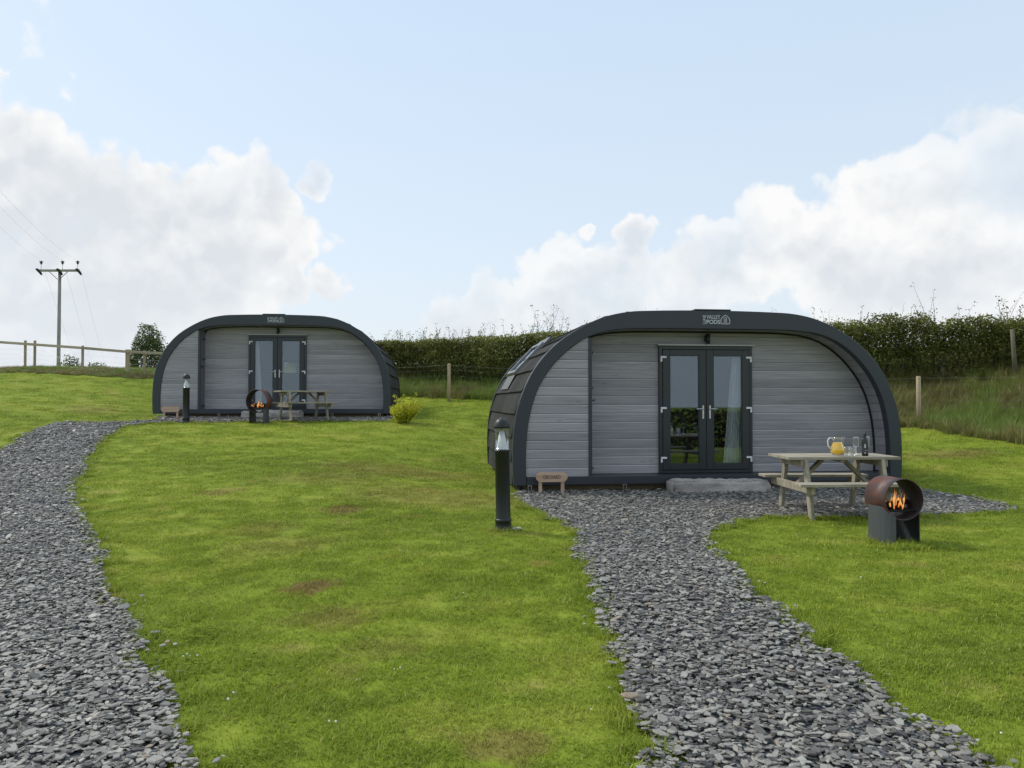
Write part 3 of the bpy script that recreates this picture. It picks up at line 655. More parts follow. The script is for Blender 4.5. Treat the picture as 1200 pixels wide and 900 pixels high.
scatter('clover_leaves', np.stack([x, y, gz(x, y)], -1), np.stack([np.zeros(n), np.zeros(n), RNG.uniform(0, 6.28, n)], -1), np.repeat(RNG.uniform(.7, 1.3, n)[:, None], 3, 1), RNG.integers(0, 3, n), [clover_patch(i) for i in range(3)], 'patches of clover leaves among the short grass')
# ---------------------------------------------------------------- rough bank grass
def m_thatch():
    m, t, b = mat('bank_thatch', (.08, .08, .03), .95); g = N(t, 'ShaderNodeNewGeometry'); n = noise(t, g.outputs['Position'], 3, 6, .65)
    t.links.new(mixc(t, n, (.07, .085, .02), (.14, .15, .04)), b.inputs['Base Color']); bump(t, b, n, .8, .05); return m
P = np.array(bank_poly); bx_ = np.arange(P[:, 0].min() - .2, P[:, 0].max() + .2, .2); by_ = np.arange(P[:, 1].min() - .2, P[:, 1].max() + .2, .2)
X, Y = np.meshgrid(bx_, by_); m_ = inpoly(X + wob(X, Y, .08), Y + wob(Y, X, .08), bank_poly) & ~under_pod(X, Y, .05); I = np.arange(X.size).reshape(X.shape)
q_ = m_[:-1, :-1] & m_[:-1, 1:] & m_[1:, 1:] & m_[1:, :-1]; Fq = np.stack([I[:-1, :-1], I[:-1, 1:], I[1:, 1:], I[1:, :-1]], -1)[q_]; used = np.unique(Fq); re = np.zeros(X.size, int); re[used] = np.arange(len(used))
tag(link_mesh('rough_bank', np_mesh('rough_bank', np.stack([X, Y, gz(X, Y) + .02], -1).reshape(-1, 3)[used], re[Fq], True), m_thatch()), 'unmown bank with dead thatch rising to the hedge', None, None, 'structure')
rv = [blades_mesh('rough_tuft', 46, .16, .16, .46, .009, 1.0, 60 + i, ROUGHLEAF) for i in range(4)] + [blades_mesh('rough_tuft', 30, .14, .4, .8, .007, .6, 70 + i, ROUGHLEAF) for i in range(2)]
P = np.array(bank_poly); x, y = jitter_pts(P[:, 0].min(), P[:, 0].max(), P[:, 1].min(), P[:, 1].max(), 75)
k = inpoly(x + wob(x, y, .08), y + wob(y, x, .08), bank_poly) & ~under_pod(x, y, .1) & (abs(x) < .75 * y + 2); x, y = x[k], y[k]; n = len(x)
mx_ = RNG.integers(0, 4, n); tall = RNG.uniform(0, 1, n) < .16; mx_[tall] = 4 + RNG.integers(0, 2, tall.sum())
sz = RNG.uniform(.55, 1.1, n); sz[x < -9.3] *= .5; mx_[x < -9.3] = 0
sz *= np.where((x > 6), .8, .9)
scatter('rough_grass', np.stack([x, y, gz(x, y)], -1), np.stack([RNG.normal(0, .12, n), RNG.normal(0, .12, n), RNG.uniform(0, 6.28, n)], -1), np.stack([sz * 1.1, sz * 1.1, sz], -1), mx_, rv, 'long uncut grass and dry stems on the bank below the hedge')

# ---------------------------------------------------------------- foliage builder
def leaf_cloud(P, size, seed, elong=1.6, up=.25):
    rg = np.random.default_rng(seed); n = len(P); d = rg.normal(0, 1, (n, 3)); d[:, 2] *= .6; d[:, 2] += up; d /= np.linalg.norm(d, axis=1)[:, None]
    nrm = rg.normal(0, 1, (n, 3)); nrm[:, 2] += .8; s = np.cross(d, nrm); s /= np.linalg.norm(s, axis=1)[:, None] + 1e-9
    L = (size * rg.uniform(.6, 1.3, n))[:, None]; W = L / elong / 2
    V = np.stack([P, P + d * L * .45 + s * W, P + d * L, P + d * L * .45 - s * W], 1).reshape(-1, 3)
    F_ = np.arange(4 * n).reshape(-1, 4); t = np.repeat(np.clip(rg.normal(.42, .25, n), 0, 1), 4); return V, F_, t
def leaf_obj(name, P, size, seed, mt, parent, elong=1.6, up=.25, tint=None):
    V, F_, t = leaf_cloud(P, size, seed, elong, up)
    if tint is not None: t = np.repeat(tint, 4)
    me = np_mesh(name, V, F_); a = me.attributes.new('tint', 'FLOAT', 'POINT'); a.data.foreach_set('value', t.astype(np.float32)); return link_mesh(name, me, mt, parent)
def vnoise(P, sc_, seed):
    rg = np.random.default_rng(seed); out = np.zeros(len(P)); amp = 1; 
    for o_ in range(4):
        for _ in range(5):
            k = rg.normal(0, 1, 3) * sc_ * (2 ** o_); out += amp * np.sin(P @ k + rg.uniform(0, 6.28)) / 5
        amp *= .6
    return out
# ---------------------------------------------------------------- hedge
HL = [np.array(q, float) for q in [(24, 16.3), (13.6, 20.8), (2.3, 26.2), (-4.8, 30.2), (-11.5, 33.2)]]
def hline(t):
    seg = [np.linalg.norm(HL[i + 1] - HL[i]) for i in range(len(HL) - 1)]; S = np.concatenate([[0], np.cumsum(seg)]); 
    return np.interp(t * S[-1], S, [p[0] for p in HL]), np.interp(t * S[-1], S, [p[1] for p in HL])
topc = np.array([(300,404),(430,399),(500,396),(560,394),(610,391),(660,388),(760,384),(1000,381),(1060,378),(1100,377),(1150,374),(1200,368),(1300,362),(1500,350)], float)
def hedge_top(x, y):
    px = 600 + x / y * 900; py = np.interp(px, topc[:, 0], topc[:, 1]); return EYE + (470 - py) / 900 * (y - .9)
def hedge_pts(n, seed):
    rg = np.random.default_rng(seed); t = rg.uniform(0, 1, n); cx, cy = hline(t); th = rg.uniform(-.25, math.pi + .25, n); rad = rg.uniform(0, 1, n) ** .35
    nx_, ny_ = .46, .888       # across the hedge, away from the camera
    wN = 1.05; base_ = gz(cx, cy) + .25; top = hedge_top(cx, cy); hh = top - base_; mid = base_ + hh * .5
    ca = np.sign(np.cos(th)) * abs(np.cos(th)) ** .6; sa = np.sign(np.sin(th)) * abs(np.sin(th)) ** .75
    v = rg.uniform(-1, 1, n); use = rg.uniform(0, 1, n) < .5
    u = np.where(use, ca * rad, -rg.uniform(.55, 1.0, n)); h = np.where(use, sa * rad * hh * .95 + base_ + .05, mid + v * hh * .48)
    P = np.stack([cx + nx_ * u * wN, cy + ny_ * u * wN, h], -1)
    loose = np.clip((P[:, 0] - 5) / 3, 0, 1); nz = vnoise(P, 1.5, 5); P[:, 2] += loose * (h - base_) / hh * (.30 * vnoise(P * [1, 1, .1], 1.7, 29) + .12 * vnoise(P * [1, 1, .1], 4.5, 39) - .05); P[:, 0] += -nx_ * nz * .3; P[:, 1] += -ny_ * nz * .3; P[:, 2] += vnoise(P * [1, 1, .3], 1.1, 9) * .22 + vnoise(P * [1, 1, .3], .35, 19) * .10
    keep = vnoise(P, 2.6, 8) > rg.uniform(-2.4, -.1, n); low = (P[:, 2] - base_) / hh
    keep &= ~((low < .28) & (rg.uniform(0, 1, n) < .6))
    return P[keep]
hd = empty('hedge', (HL[2][0], HL[2][1], g1(*HL[2])), 0, 'long dark green hawthorn hedge with wispy twigs behind the wire fence', 'hedge')
off = np.array(hd.location)
HP = hedge_pts(400000, 3); px_ = 600 + HP[:, 0] / HP[:, 1] * 900; HP = HP[(px_ > 250) & (px_ < 1500)]
tnt = np.clip(np.random.default_rng(4).normal(.38, .2, len(HP)) + .18 * vnoise(HP, .8, 12) + .18 * (HP[:, 2] - 3.1), 0, 1)  # random leaf tone, plus top light painted in: paler with height
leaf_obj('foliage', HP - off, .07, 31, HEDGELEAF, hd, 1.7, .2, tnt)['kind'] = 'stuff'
mb = MB(); rg = random.Random(5)
tipP = []
for i in range(900):
    t = rg.random(); x, y = hline(t); x = float(x); y = float(y); b = g1(x, y); tp = float(hedge_top(np.array([x]), np.array([y]))[0]); hh = tp - b
    if rg.random() < .52:   # thin sprigs above the clipped top
        px = 600 + x / y * 900
        tallf = 2.2 if (620 < px < 660 or 1075 < px < 1180) else 1.
        L = rg.uniform(.12, .45) * tallf * (1 if rg.random() < .8 else 1.5); p = [Vector((x + rg.uniform(-.6, .6) , y + rg.uniform(-.6, .6), tp - .25))]
        d = Vector((rg.uniform(-.45, .45), rg.uniform(-.3, .3), 1)).normalized(); n_ = 4
        for k in range(n_): p.append(p[-1] + d * (L + .25) / n_); d = (d + Vector((rg.uniform(-.2, .2), rg.uniform(-.2, .2), 0))).normalized()
        mb.tube([q - Vector(off) for q in p], [.008, .007, .006, .004, .002], 3, False)
        for q in p[1:]:
            for _ in range(rg.randint(1, 6)): tipP.append([q[j] + rg.uniform(-.06, .06) for j in range(3)])
    else:
        p = [Vector((x + rg.uniform(-.5, .5), y + rg.uniform(-.4, .4), b))]; d = Vector((rg.uniform(-.3, .3), rg.uniform(-.3, .3), 1)).normalized()
        for k in range(4): p.append(p[-1] + d * hh * .22); d = (d + Vector((rg.uniform(-.4, .4), rg.uniform(-.4, .4), 0))).normalized()
        mb.tube([q - Vector(off) for q in p], [.03, .025, .02, .014, .008], 4, False)
mb.build('branches', TWIG, hd)['kind'] = 'stuff'
leaf_obj('sprigs', np.array(tipP) - off, .06, 33, HEDGELEAF, hd)['kind'] = 'stuff'

h2 = empty('hedge', (0, -8, g1(0, -8)), 0, 'dark hedge seen mirrored in the glass of the near pod door', 'hedge')
rg_ = np.random.default_rng(77); nn_ = 45000; P2 = np.stack([rg_.uniform(-26, 30, nn_), rg_.uniform(-.8, .8, nn_), rg_.uniform(0, 1, nn_)], -1)
zb_ = gz(P2[:, 0], P2[:, 1] - 8); P2[:, 2] = zb_ + P2[:, 2] * (.92 + .12 * vnoise(P2, .8, 3) - zb_) - h2.location[2]
leaf_obj('foliage', P2, .16, 78, m_leaf('dark_leaf', [(0, (.02, .02, .01)), (.5, (.045, .042, .018)), (1, (.09, .075, .03))], .1), h2)['kind'] = 'stuff'
# ---------------------------------------------------------------- bushes and tree beyond the rail fence
def bush(name, px, pyb, pyt, wpx, d, nleaf, label, cat, mt, size, seed, trunk=True, stems=7, squash=1., group=None, elong=1.7, zb=None):
    c = at(px, pyb, d); rx = wpx / 2 / 900 * d; H = (pyb - pyt) / 900 * d; z0 = c[2] if zb is None else zb; H += c[2] - z0
    e = empty(name, (c[0], c[1], z0), 0, label, cat, group); rg = np.random.default_rng(seed)
    pr = random.Random(seed); mb = MB(); cl = []
    for i in range(stems):
        a = pr.uniform(0, 6.28); q = [Vector((0, 0, 0))]; dd = Vector((math.cos(a) * .5, math.sin(a) * .5, 1)).normalized(); L = H * pr.uniform(.6, .95)
        for k in range(5): q.append(q[-1] + dd * L / 5); dd = (dd + Vector((pr.uniform(-.25, .25), pr.uniform(-.25, .25), .05))).normalized()
        mb.tube(q, [.05 * H / 2.2 * (1 - k / 6) + .004 for k in range(6)], 5, False); cl.append(q[-1]); cl.append(q[3])
    mb.build('trunk' if trunk else 'stem', TWIG, e)
    P = rg.normal(0, 1, (nleaf, 3)); P /= np.linalg.norm(P, axis=1)[:, None]; P *= rg.uniform(.35, 1, (nleaf, 1)) ** .5
    nz = vnoise(P, 2.2, seed + 1); P *= (1 + .28 * nz)[:, None]
    P = P[(vnoise(P, 3.5, seed + 2) > rg.uniform(-1.4, .25, nleaf))]
    P = P * [rx, rx, H * .52 * squash] + [0, 0, H * .52]; P = P[P[:, 2] > .02]
    leaf_obj('crown' if trunk else 'foliage', P, size, seed + 3, mt, e, elong); return e
bush('tree', 175, 441, 390, 46, 35, 22000, 'round green tree behind the rail fence beside the far pod', 'tree', TREELEAF, .085, 51, zb=.9)
bush('bush', 117, 441, 426, 34, 37, 9000, 'dark brownish bush just showing above the crest behind the rail fence', 'bush', HEDGELEAF, .09, 61, False, zb=1.2)
bush('bush', 84, 441, 422, 34, 33.5, 6000, 'pale green bush at the foot of the electricity pole', 'bush', TREELEAF, .09, 67, False, zb=1.2)
# golden shrub by the far pod
def golden_shrub():
    c = hit(472, 495.5); e = empty('golden_shrub', (c[0], c[1], c[2]), 0, 'yellow green shrub growing at the right corner of the far pod', 'shrub'); rg = random.Random(9); mb = MB(); P = []
    for i in range(95):
        a = rg.uniform(0, 6.28); r0 = rg.uniform(0, .13); el = rg.uniform(.05, 1.0); L = rg.uniform(.26, .56) * (1.45 if i % 12 == 0 else 1) * (1.1 if math.cos(a) > 0 else .88)
        q = [Vector((r0 * math.cos(a), r0 * math.sin(a), 0))]; dd = Vector((math.cos(a) * el, math.sin(a) * el, 1)).normalized()
        for k in range(6): q.append(q[-1] + dd * L / 6); dd = (dd + Vector((rg.uniform(-.12, .12), rg.uniform(-.12, .12), .02))).normalized()
        mb.tube(q, [.005, .005, .004, .004, .003, .002, .001], 3, False)
        for k in range(1, 7):
            for _ in range(13): P.append([q[k][j] + rg.uniform(-.035, .035) for j in range(3)])
    mb.build('stem', TWIG, e); leaf_obj('foliage', np.array(P), .05, 91, YELLOWLEAF, e, 1.9, .5)
golden_shrub()

# ---------------------------------------------------------------- fences
def wire_fence():
    line = [at(1076, 470, 18.6)[:2], at(526, 470, 25.6)[:2]]
    A, B = np.array(line[0]), np.array(line[1]); L = np.linalg.norm(B - A); dr = (B - A) / L; n_ = 5; sp = L / n_ * 1.0
    # keep only those posts the picture shows, with neighbours hidden behind the pod also standing
    e = empty('wire_fence', (A[0], A[1], g1(*A)), 0, 'stock wire fence with light timber posts below the hedge', 'fence'); o_ = Vector((A[0], A[1], g1(*A)))
    ks = list(range(-3, n_ + 4)); tops = {}
    for k in ks:
        p = A + dr * sp * k
        if k == -1: continue
        z = g1(*p); hgt = {0: 1.02, n_: 1.08}.get(k, 1.05); r = .055
        if k == 0: z_top = at(1076, 441, 18.6)[2]
        elif k == n_: z_top = at(526, 426, 25.6)[2]
        else: z_top = z + 1.12
        tops[k] = (p, z_top); mb = MB(); rg = random.Random(k)
        mb.lathe([(r, z - .2), (r * .97, (z + z_top) / 2), (r * .95, z_top - .012), (r * .8, z_top)], 9, (p[0] - o_.x + rg.uniform(-.02, .02), p[1] - o_.y, -o_.z)); mb.build('post', POSTWOOD, e)
    mb = MB(); kk = sorted(tops)
    for a, b in zip(kk[:-1], kk[1:]):
        pa, za = tops[a]; pb, zb = tops[b]
        for h in (.05, .2, .4, .58, .74, .9): mb.tube([(pa[0] - o_.x, pa[1] - o_.y - .06, za - h - o_.z), ((pa[0] + pb[0]) / 2 - o_.x, (pa[1] + pb[1]) / 2 - o_.y - .06, (za + zb) / 2 - h - .015 - o_.z), (pb[0] - o_.x, pb[1] - o_.y - .06, zb - h - o_.z)], 0.0026 if h < .1 else .0013, 3, False)
        m_ = int(np.linalg.norm(pb - pa) / .15)
        for i in range(m_):
            t = (i + .5) / m_; x = pa[0] + (pb[0] - pa[0]) * t - o_.x; y = pa[1] + (pb[1] - pa[1]) * t - o_.y - .06; z = za + (zb - za) * t - o_.z; mb.tube([(x, y, z - .9), (x, y, z - .19)], .0008, 3, False)
    mb.build('wire_netting', m_plain('galvanised_wire', (.22, .22, .22), .6, .3), e)
wire_fence()
for (px, pyt, pyb, d, lab) in ((1105, 417, 446, 21.0, 'old weathered post half buried in the hedge, the shorter one'), (1190.5, 386, 444, 19.8, 'tall leaning old post in the hedge near the right edge')):
    p = at(px, pyb, d); q = at(px - (4.5 if px > 1150 else 0), pyt, d - .15); mb = MB(); c = Vector((p[0], p[1], g1(p[0], p[1])))
    mb.tube([(0, 0, -.1), (q[0] - c.x, q[1] - c.y, q[2] - c.z)], [.055, .05], 9); e = mb.build('old_post', OLDPOST); e.location = c; tag(e, lab, 'post')
def rail_fence():
    ps = [(-70, 394, 30.4), (-12, 398.5, 30.2), (29.8, 399, 30.), (41, 399, 30.), (97, 405, 29.6), (149.6, 409.5, 29.2), (169.4, 411, 29.1), (230, 415, 28.9)]
    o_ = at(97, 440, 29.6); z0 = g1(o_[0], o_[1]); O = Vector((o_[0], o_[1], z0)); e = empty('rail_fence', O, 0, 'timber post and rail fence along the left skyline', 'fence'); mb = None
    for i, (px, py, d) in enumerate(ps):
        p = at(px, py, d); w_ = .07 if i != 5 else .11; z = g1(p[0], p[1]); mb = MB(); mb.box(p[0] - O.x - w_ * .55, p[0] - O.x + w_ * .55, p[1] - O.y - w_ * .5, p[1] - O.y + w_ * .5, z - .3 - O.z, p[2] - O.z, None, .006); mb.build('post', POSTWOOD, e)
    rp = [(-120, 393.5), (0, 401), (97, 407.8), (152, 412.5), (240, 416.5)]; dd = [30.5, 30.08, 29.52, 29.1, 28.8]
    for (a, b, da, db) in zip(rp[:-1], rp[1:], dd[:-1], dd[1:]):
        A = Vector(at(*a, da)) - O; B = Vector(at(*b, db)) - O; A.y -= .05; B.y -= .05; L = (B - A).length; mb = MB(); mb.box(0, L - .006, -.02, .02, -.05, .05, None, .004); o = mb.build('rail', RAILWOOD, e)
        o.location = A; o.rotation_mode = 'QUATERNION'; o.rotation_quaternion = (B - A).to_track_quat('X', 'Z')
    mb = MB()
    for h in (.35, .55, .72, .88, 1.0):
        mb.tube([Vector(at(px, py, d)) - O - Vector((0, .05, h)) for px, py, d in ps], .0026, 3, False)
    mb.build('wire', METAL, e)
rail_fence()

# ---------------------------------------------------------------- electricity pole and lines
def pole():
    d = 50.; top = at(70, 317, d); zg = g1(top[0], top[1]); O = Vector((top[0], top[1], zg)); H = top[2] - zg
    e = empty('electricity_pole', O, 0, 'wooden electricity pole with crossarm rising beyond the rail fence', 'pole')
    MB().tube([(0, 0, -.3), (0, 0, H * .5), (0, 0, H)], [.125, .11, .095], 12).build('post', POLEWOOD, e)
    sx = d / 900
    MB().box(-25 * sx, 24.5 * sx, -.18, -.08, H - .10, H + .05, Matrix.Rotation(R(.0), 4, 'Y') @ Matrix.Identity(4), .01).build('crossarm', POLEWOOD, e)
    for s_ in (-1, 1): MB().bar((s_ * .6, -.13, H - .1), (s_ * .06, -.13, H - .6), .03, .03).build('brace', STEEL, e)
    tips = []
    for x, lab in ((-20.5, 0), (4.6, 1), (22.4, 2)):
        x = x * sx; y = -.5; z = H + .37
        mb = MB(); mb.lathe([(.0, .0), (.06, .02), (.04, .05), (.10, .1), (.05, .13), (.13, .18), (.05, .22), (.02, .26), (0, .27)], 10, (x, -.13, z)); mb.tube([(x, -.13, H + .05), (x, -.13, z + .02)], .012, 5); mb.build('insulator', BLACK, e); tips.append(Vector((x, -.13, z + .25)) + O)
    for x in (-23.5, .6, 23.): 
        mb = MB(); x *= sx; mb.tube([(x - .06, -.3, H + .06), (x + .0, -.2, H), (x + .1, -.12, H - .15), (x + .17, -.05, H - .3)], [.07, .09, .085, .06], 8); mb.build('insulator', BLACK, e)
    wm = m_plain('cable', (.6, .61, .63), .6)
    for i, t in enumerate(tips):
        nm = ('left', 'middle', 'right')[i]; far_ = Vector(at(-250 + i * 22, -40 + i * 6, 15.)); pts = [t.lerp(far_, k / 10) + Vector((0, 0, -.7 * 4 * (k / 10) * (1 - k / 10))) for k in range(11)]
        o = MB().tube([p - t for p in pts], .004, 4).build('power_line', wm); o.location = t; tag(o, f'thin cable climbing left from the {nm} upper insulator of the pole', 'cable', 'power lines')
        t2 = t + Vector((.1, .2, -.6)); far_ = Vector(at(108 + i * 14, 460, 110.)); pts = [t2.lerp(far_, k / 8) + Vector((0, 0, -.9 * 4 * (k / 8) * (1 - k / 8))) for k in range(9)]
        o = MB().tube([p - t2 for p in pts], .004, 4).build('power_line', wm); o.location = t2; tag(o, f'thin cable falling away behind the pole from the {nm} end of the crossarm' if i != 1 else 'thin cable falling away behind the pole from the middle of the crossarm', 'cable', 'power lines')
pole()

# ---------------------------------------------------------------- pods
OUTP = [(3.20, .12), (3.215, .35), (3.215, .75), (3.175, 1.15), (3.06, 1.55), (2.87, 1.93), (2.58, 2.27), (2.20, 2.54), (1.80, 2.73), (1.38, 2.825), (.95, 2.85), (.4, 2.862), (0, 2.865)]
INP = [(3.00, .12), (3.01, .35), (3.005, .75), (2.955, 1.17), (2.845, 1.55), (2.66, 1.88), (2.40, 2.17), (2.10, 2.385), (1.78, 2.505), (1.45, 2.55), (1.05, 2.566), (.4, 2.568), (0, 2.568)]
def cr_(pts, m):
    P = [np.array(p, float) for p in pts]; P = [2 * P[0] - P[1]] + P + [P[-1] * [-1, 1] if False else 2 * P[-1] - P[-2]]; out = []
    for i in range(1, len(P) - 2):
        for k in range(m):
            t = k / m; a, b, c, d = P[i - 1:i + 3]; out.append(.5 * ((2 * b) + (c - a) * t + (2 * a - 5 * b + 4 * c - d) * t * t + (3 * b - a - 3 * c + d) * t ** 3))
    out.append(P[-2]); return out
def full(pts, m=4):
    h = cr_(pts, m); r = [(-p[0], p[1]) for p in h]; return r + [(p[0], p[1]) for p in h[::-1][1:]]     # left foot over the top to right foot
OUT = full(OUTP); INN = full(INP)
def offset(c, d):
    out = []
    for i, p in enumerate(c):
        a = c[max(i - 1, 0)]; b = c[min(i + 1, len(c) - 1)]; tx, ty = b[0] - a[0], b[1] - a[1]; l = math.hypot(tx, ty); out.append((p[0] + -ty / l * d, p[1] + tx / l * d))
    return out          # +d outwards
def hw_inner(z, grow=0.):
    h = cr_(INP, 6); zs = [p[1] for p in h]; xs_ = [p[0] for p in h]
    return float(np.interp(min(z, 2.566), zs, xs_)) + grow
def arch(mb, c0, c1, y0, y1, ch=0., ends=True):
    """ring between outer curve c0 and inner curve c1"""
    n = len(c0); rings = []
    secs = [(c0, y1), (c0, y0 + ch), (offset(c0, -ch) if ch else c0, y0), (offset(c1, ch) if ch else c1, y0), (c1, y0 + ch), (c1, y1)]
    if not ch: secs = [(c0, y1), (c0, y0), (c1, y0), (c1, y1)]
    V = []; Fs = []; m = len(secs)
    for c, y in secs: V += [(p[0], y, p[1]) for p in c]
    for k in range(m):
        k2 = (k + 1) % m
        for i in range(n - 1): Fs.append((k * n + i, k * n + i + 1, k2 * n + i + 1, k2 * n + i))
    Fs.append(tuple(k * n for k in range(m))); Fs.append(tuple(k * n + n - 1 for k in range(m))[::-1]); mb.add(V, Fs); return mb
def text_mesh(s, size, thick, bold=0., sx=1., sy=1.):
    cu = bpy.data.curves.new('t', 'FONT'); cu.body = s; cu.size = size; cu.extrude = thick; cu.offset = bold; cu.align_x = 'CENTER'; cu.align_y = 'CENTER'
    o = bpy.data.objects.new('t', cu); col.objects.link(o); bpy.context.view_layer.update(); me = bpy.data.meshes.new_from_object(o); bpy.data.objects.remove(o)
    for v in me.vertices: v.co = Vector((v.co.x * sx, v.co.y * sy, v.co.z))
    return me
def place_text(me, w_, h_, cx, cy, y, parent, name, mt, rot=0.):
    xs_ = [v.co.x for v in me.vertices]; ys_ = [v.co.y for v in me.vertices]; mx, my = (max(xs_) + min(xs_)) / 2, (max(ys_) + min(ys_)) / 2; kx = w_ / (max(xs_) - min(xs_)); ky = h_ / (max(ys_) - min(ys_))
    c, s_ = math.cos(rot), math.sin(rot)
    for v in me.vertices:
        X_, Y_ = (v.co.x - mx) * kx, (v.co.y - my) * ky; v.co = Vector((cx + X_ * c - Y_ * s_, y - v.co.z, cy + X_ * s_ + Y_ * c))
    me.update(); return link_mesh(name, me, mt, parent)

def plank_mesh(L, name='plank', H=.14, t=.018):
    mb = MB(); sec = [(0, .001), (0, H - .016), (.008, H - .004), (t, H - .001), (t, .0)]     # (y, z) : bevelled top edge leaves a shadow groove and a lit chamfer
    return sec
def add_plank(mb, x0a, x0b, x1a, x1b, yf, z0, H=.14, t=.018):
    """x..a at the bottom, x..b at the top; yf front face"""
    sec = [(0, .002), (0, H - .017), (.012, H - .003), (t, H - .003), (t, .002)]; V = []; n = len(sec)
    for (xa, xb) in ((x0a, x0b), (x1a, x1b)):
        for (y, z) in sec: f = z / H; V.append((xa + (xb - xa) * f, yf + y, z0 + z))
    Fs = [tuple(range(n)), tuple(range(n, 2 * n))[::-1]] + [(i, i + n, (i + 1) % n + n, (i + 1) % n) for i in range(n)]; mb.add(V, Fs); return mb

LEN = 4.2; REC = .44; PZ = .245; PH = .14
def make_pod(loc, th, label, near=True):
    pod = empty('camping_pod', loc, th, label, 'camping pod', 'arched camping pods on the lawn')
    arch(MB(), OUT, INN, 0, .13, .008).build('arch_frame', ANTH, pod)
    ins = offset(OUT, -.03); inn = offset(INN, .02)
    arch(MB(), ins, inn, .13, LEN - .1).build('roof_shell', INTER, pod)
    arch(MB(), offset(OUT, .02), INN, LEN - .1, LEN).build('rear_arch', ANTH, pod)
    mb = MB(); mb.box(-.30, .30, -.006, LEN - .1, 2.866, 2.884, None, .003); mb.build('ridge_cap', ANTH, pod)
    # roof shingles: rows up the outside curve, overlapping downwards
    S = np.array(ins); seg = np.concatenate([[0], np.cumsum(np.hypot(*np.diff(S, axis=0).T))]); half = seg[-1] / 2; nrow = 13; rh = (half - .28) / nrow
    for side in (-1, 1):
        for r in range(nrow):
            s0 = r * rh; s1 = s0 + rh * 1.12
            def pt(s): 
                s = min(s, half); x = np.interp(s, seg, S[:, 0]); z = np.interp(s, seg, S[:, 1]); return float(x), float(z)
            (xa, za), (xb, zb) = pt(s0), pt(s1); tx, tz = xb - xa, zb - za; l = math.hypot(tx, tz); nx_, nz_ = -tz / l, tx / l
            lo, hi = .046, .010; cols = 5; cw = (LEN - .24) / cols; o0 = -cw / 2 if r % 2 else 0
            for c in range(cols + (1 if r % 2 else 0)):
                y0 = max(.135, .135 + o0 + c * cw) + .006; y1 = min(LEN - .103, .135 + o0 + (c + 1) * cw) - .006
                if y1 - y0 < .05: continue
                jit = random.uniform(-.003, .003); xm, zm = pt((s0 + s1) / 2)
                V = []
                for y in (y0, y1):
                    V += [(xa + nx_ * lo, y, za + nz_ * lo + jit), (xa, y, za + jit), (xb, y, zb), (xb + nx_ * hi, y, zb + nz_ * hi), (xm + nx_ * (lo + hi) / 2, y, zm + nz_ * (lo + hi) / 2)]
                V = [(x * -side, y, z) for x, y, z in V] if side == 1 else V
                MB().add(V, [(0, 1, 2, 3, 4), (9, 8, 7, 6, 5), (0, 5, 6, 1), (1, 6, 7, 2), (2, 7, 8, 3), (3, 8, 9, 4), (4, 9, 5, 0)]).build('shingle', SHINGLE, pod)
    # roof window on the left flank
    a = Vector((-2.90, 0, 1.90)); b = Vector((-2.37, 0, 2.46)); t_ = (b - a).normalized(); nn = Vector((-t_.z, 0, t_.x)); 
    def M4(o_): return Matrix(((t_.x, 0, nn.x, o_.x), (0, 1, 0, o_.y), (t_.z, 0, nn.z, o_.z), (0, 0, 0, 1)))
    L = (b - a).length; o_ = a + nn * -.012 + Vector((0, 2.05, 0)); W_ = 1.2; Mx = M4(o_)
    mb = MB(); f_ = .07
    mb.box(0, L, 0, f_, 0, .075, Mx, .006); mb.box(0, L, W_ - f_, W_, 0, .075, Mx, .006); mb.box(0, f_, f_, W_ - f_, 0, .074, Mx, .004); mb.box(L - f_, L, f_, W_ - f_, 0, .074, Mx, .004)
    rw = mb.build('roof_window', SKYFRAME, pod); MB().box(f_, L - f_, f_, W_ - f_, .03, .045, Mx).build('pane', PANE, rw); MB().box(f_, L - f_, f_, W_ - f_, .0, .01, Mx).build('blind', m_white_dim, rw)
    mb = MB(); mb.bar((-2.915, 2.09 + W_ / 2 - .04, 1.895), (-3.055, 2.09 + W_ / 2 - .04, 1.64), W_ - .08, .006, (-.87, 0, .48)); mb.box(L + .004, L + .17, .0, W_, -.01, .035, Mx, .004); mb.build('flashing', FLASH, rw)
    # recessed wall : planks either side of and above the door
    dl, dr_ = -.765, .825
    z = PZ; k = 0
    while z < 2.56:
        z1 = min(z + PH, 2.565); h0 = hw_inner(z + .004, .004); h1 = hw_inner(z1, .004); H_ = z1 - z
        if H_ > .02:
            if z1 <= 2.35:
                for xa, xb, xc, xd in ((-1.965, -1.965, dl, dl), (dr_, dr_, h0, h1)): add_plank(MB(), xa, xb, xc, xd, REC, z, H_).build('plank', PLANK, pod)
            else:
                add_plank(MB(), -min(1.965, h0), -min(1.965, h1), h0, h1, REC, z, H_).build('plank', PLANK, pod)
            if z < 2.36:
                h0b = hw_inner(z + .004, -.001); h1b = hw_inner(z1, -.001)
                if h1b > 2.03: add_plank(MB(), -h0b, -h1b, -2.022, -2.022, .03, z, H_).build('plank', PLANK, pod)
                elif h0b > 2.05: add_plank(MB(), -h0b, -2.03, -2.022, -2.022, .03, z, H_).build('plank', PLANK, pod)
        z += PH; k += 1
    zc = [p for p in cr_(INP, 6) if p[0] > 2.02][-1][1]
    MB().box(-2.022, -1.966, .018, .09, PZ, 2.40).build('corner_trim', ANTH, pod)
    MB().box(-1.992, -1.967, .092, REC + .02, PZ, 2.42).build('return_panel', RETURN, pod)
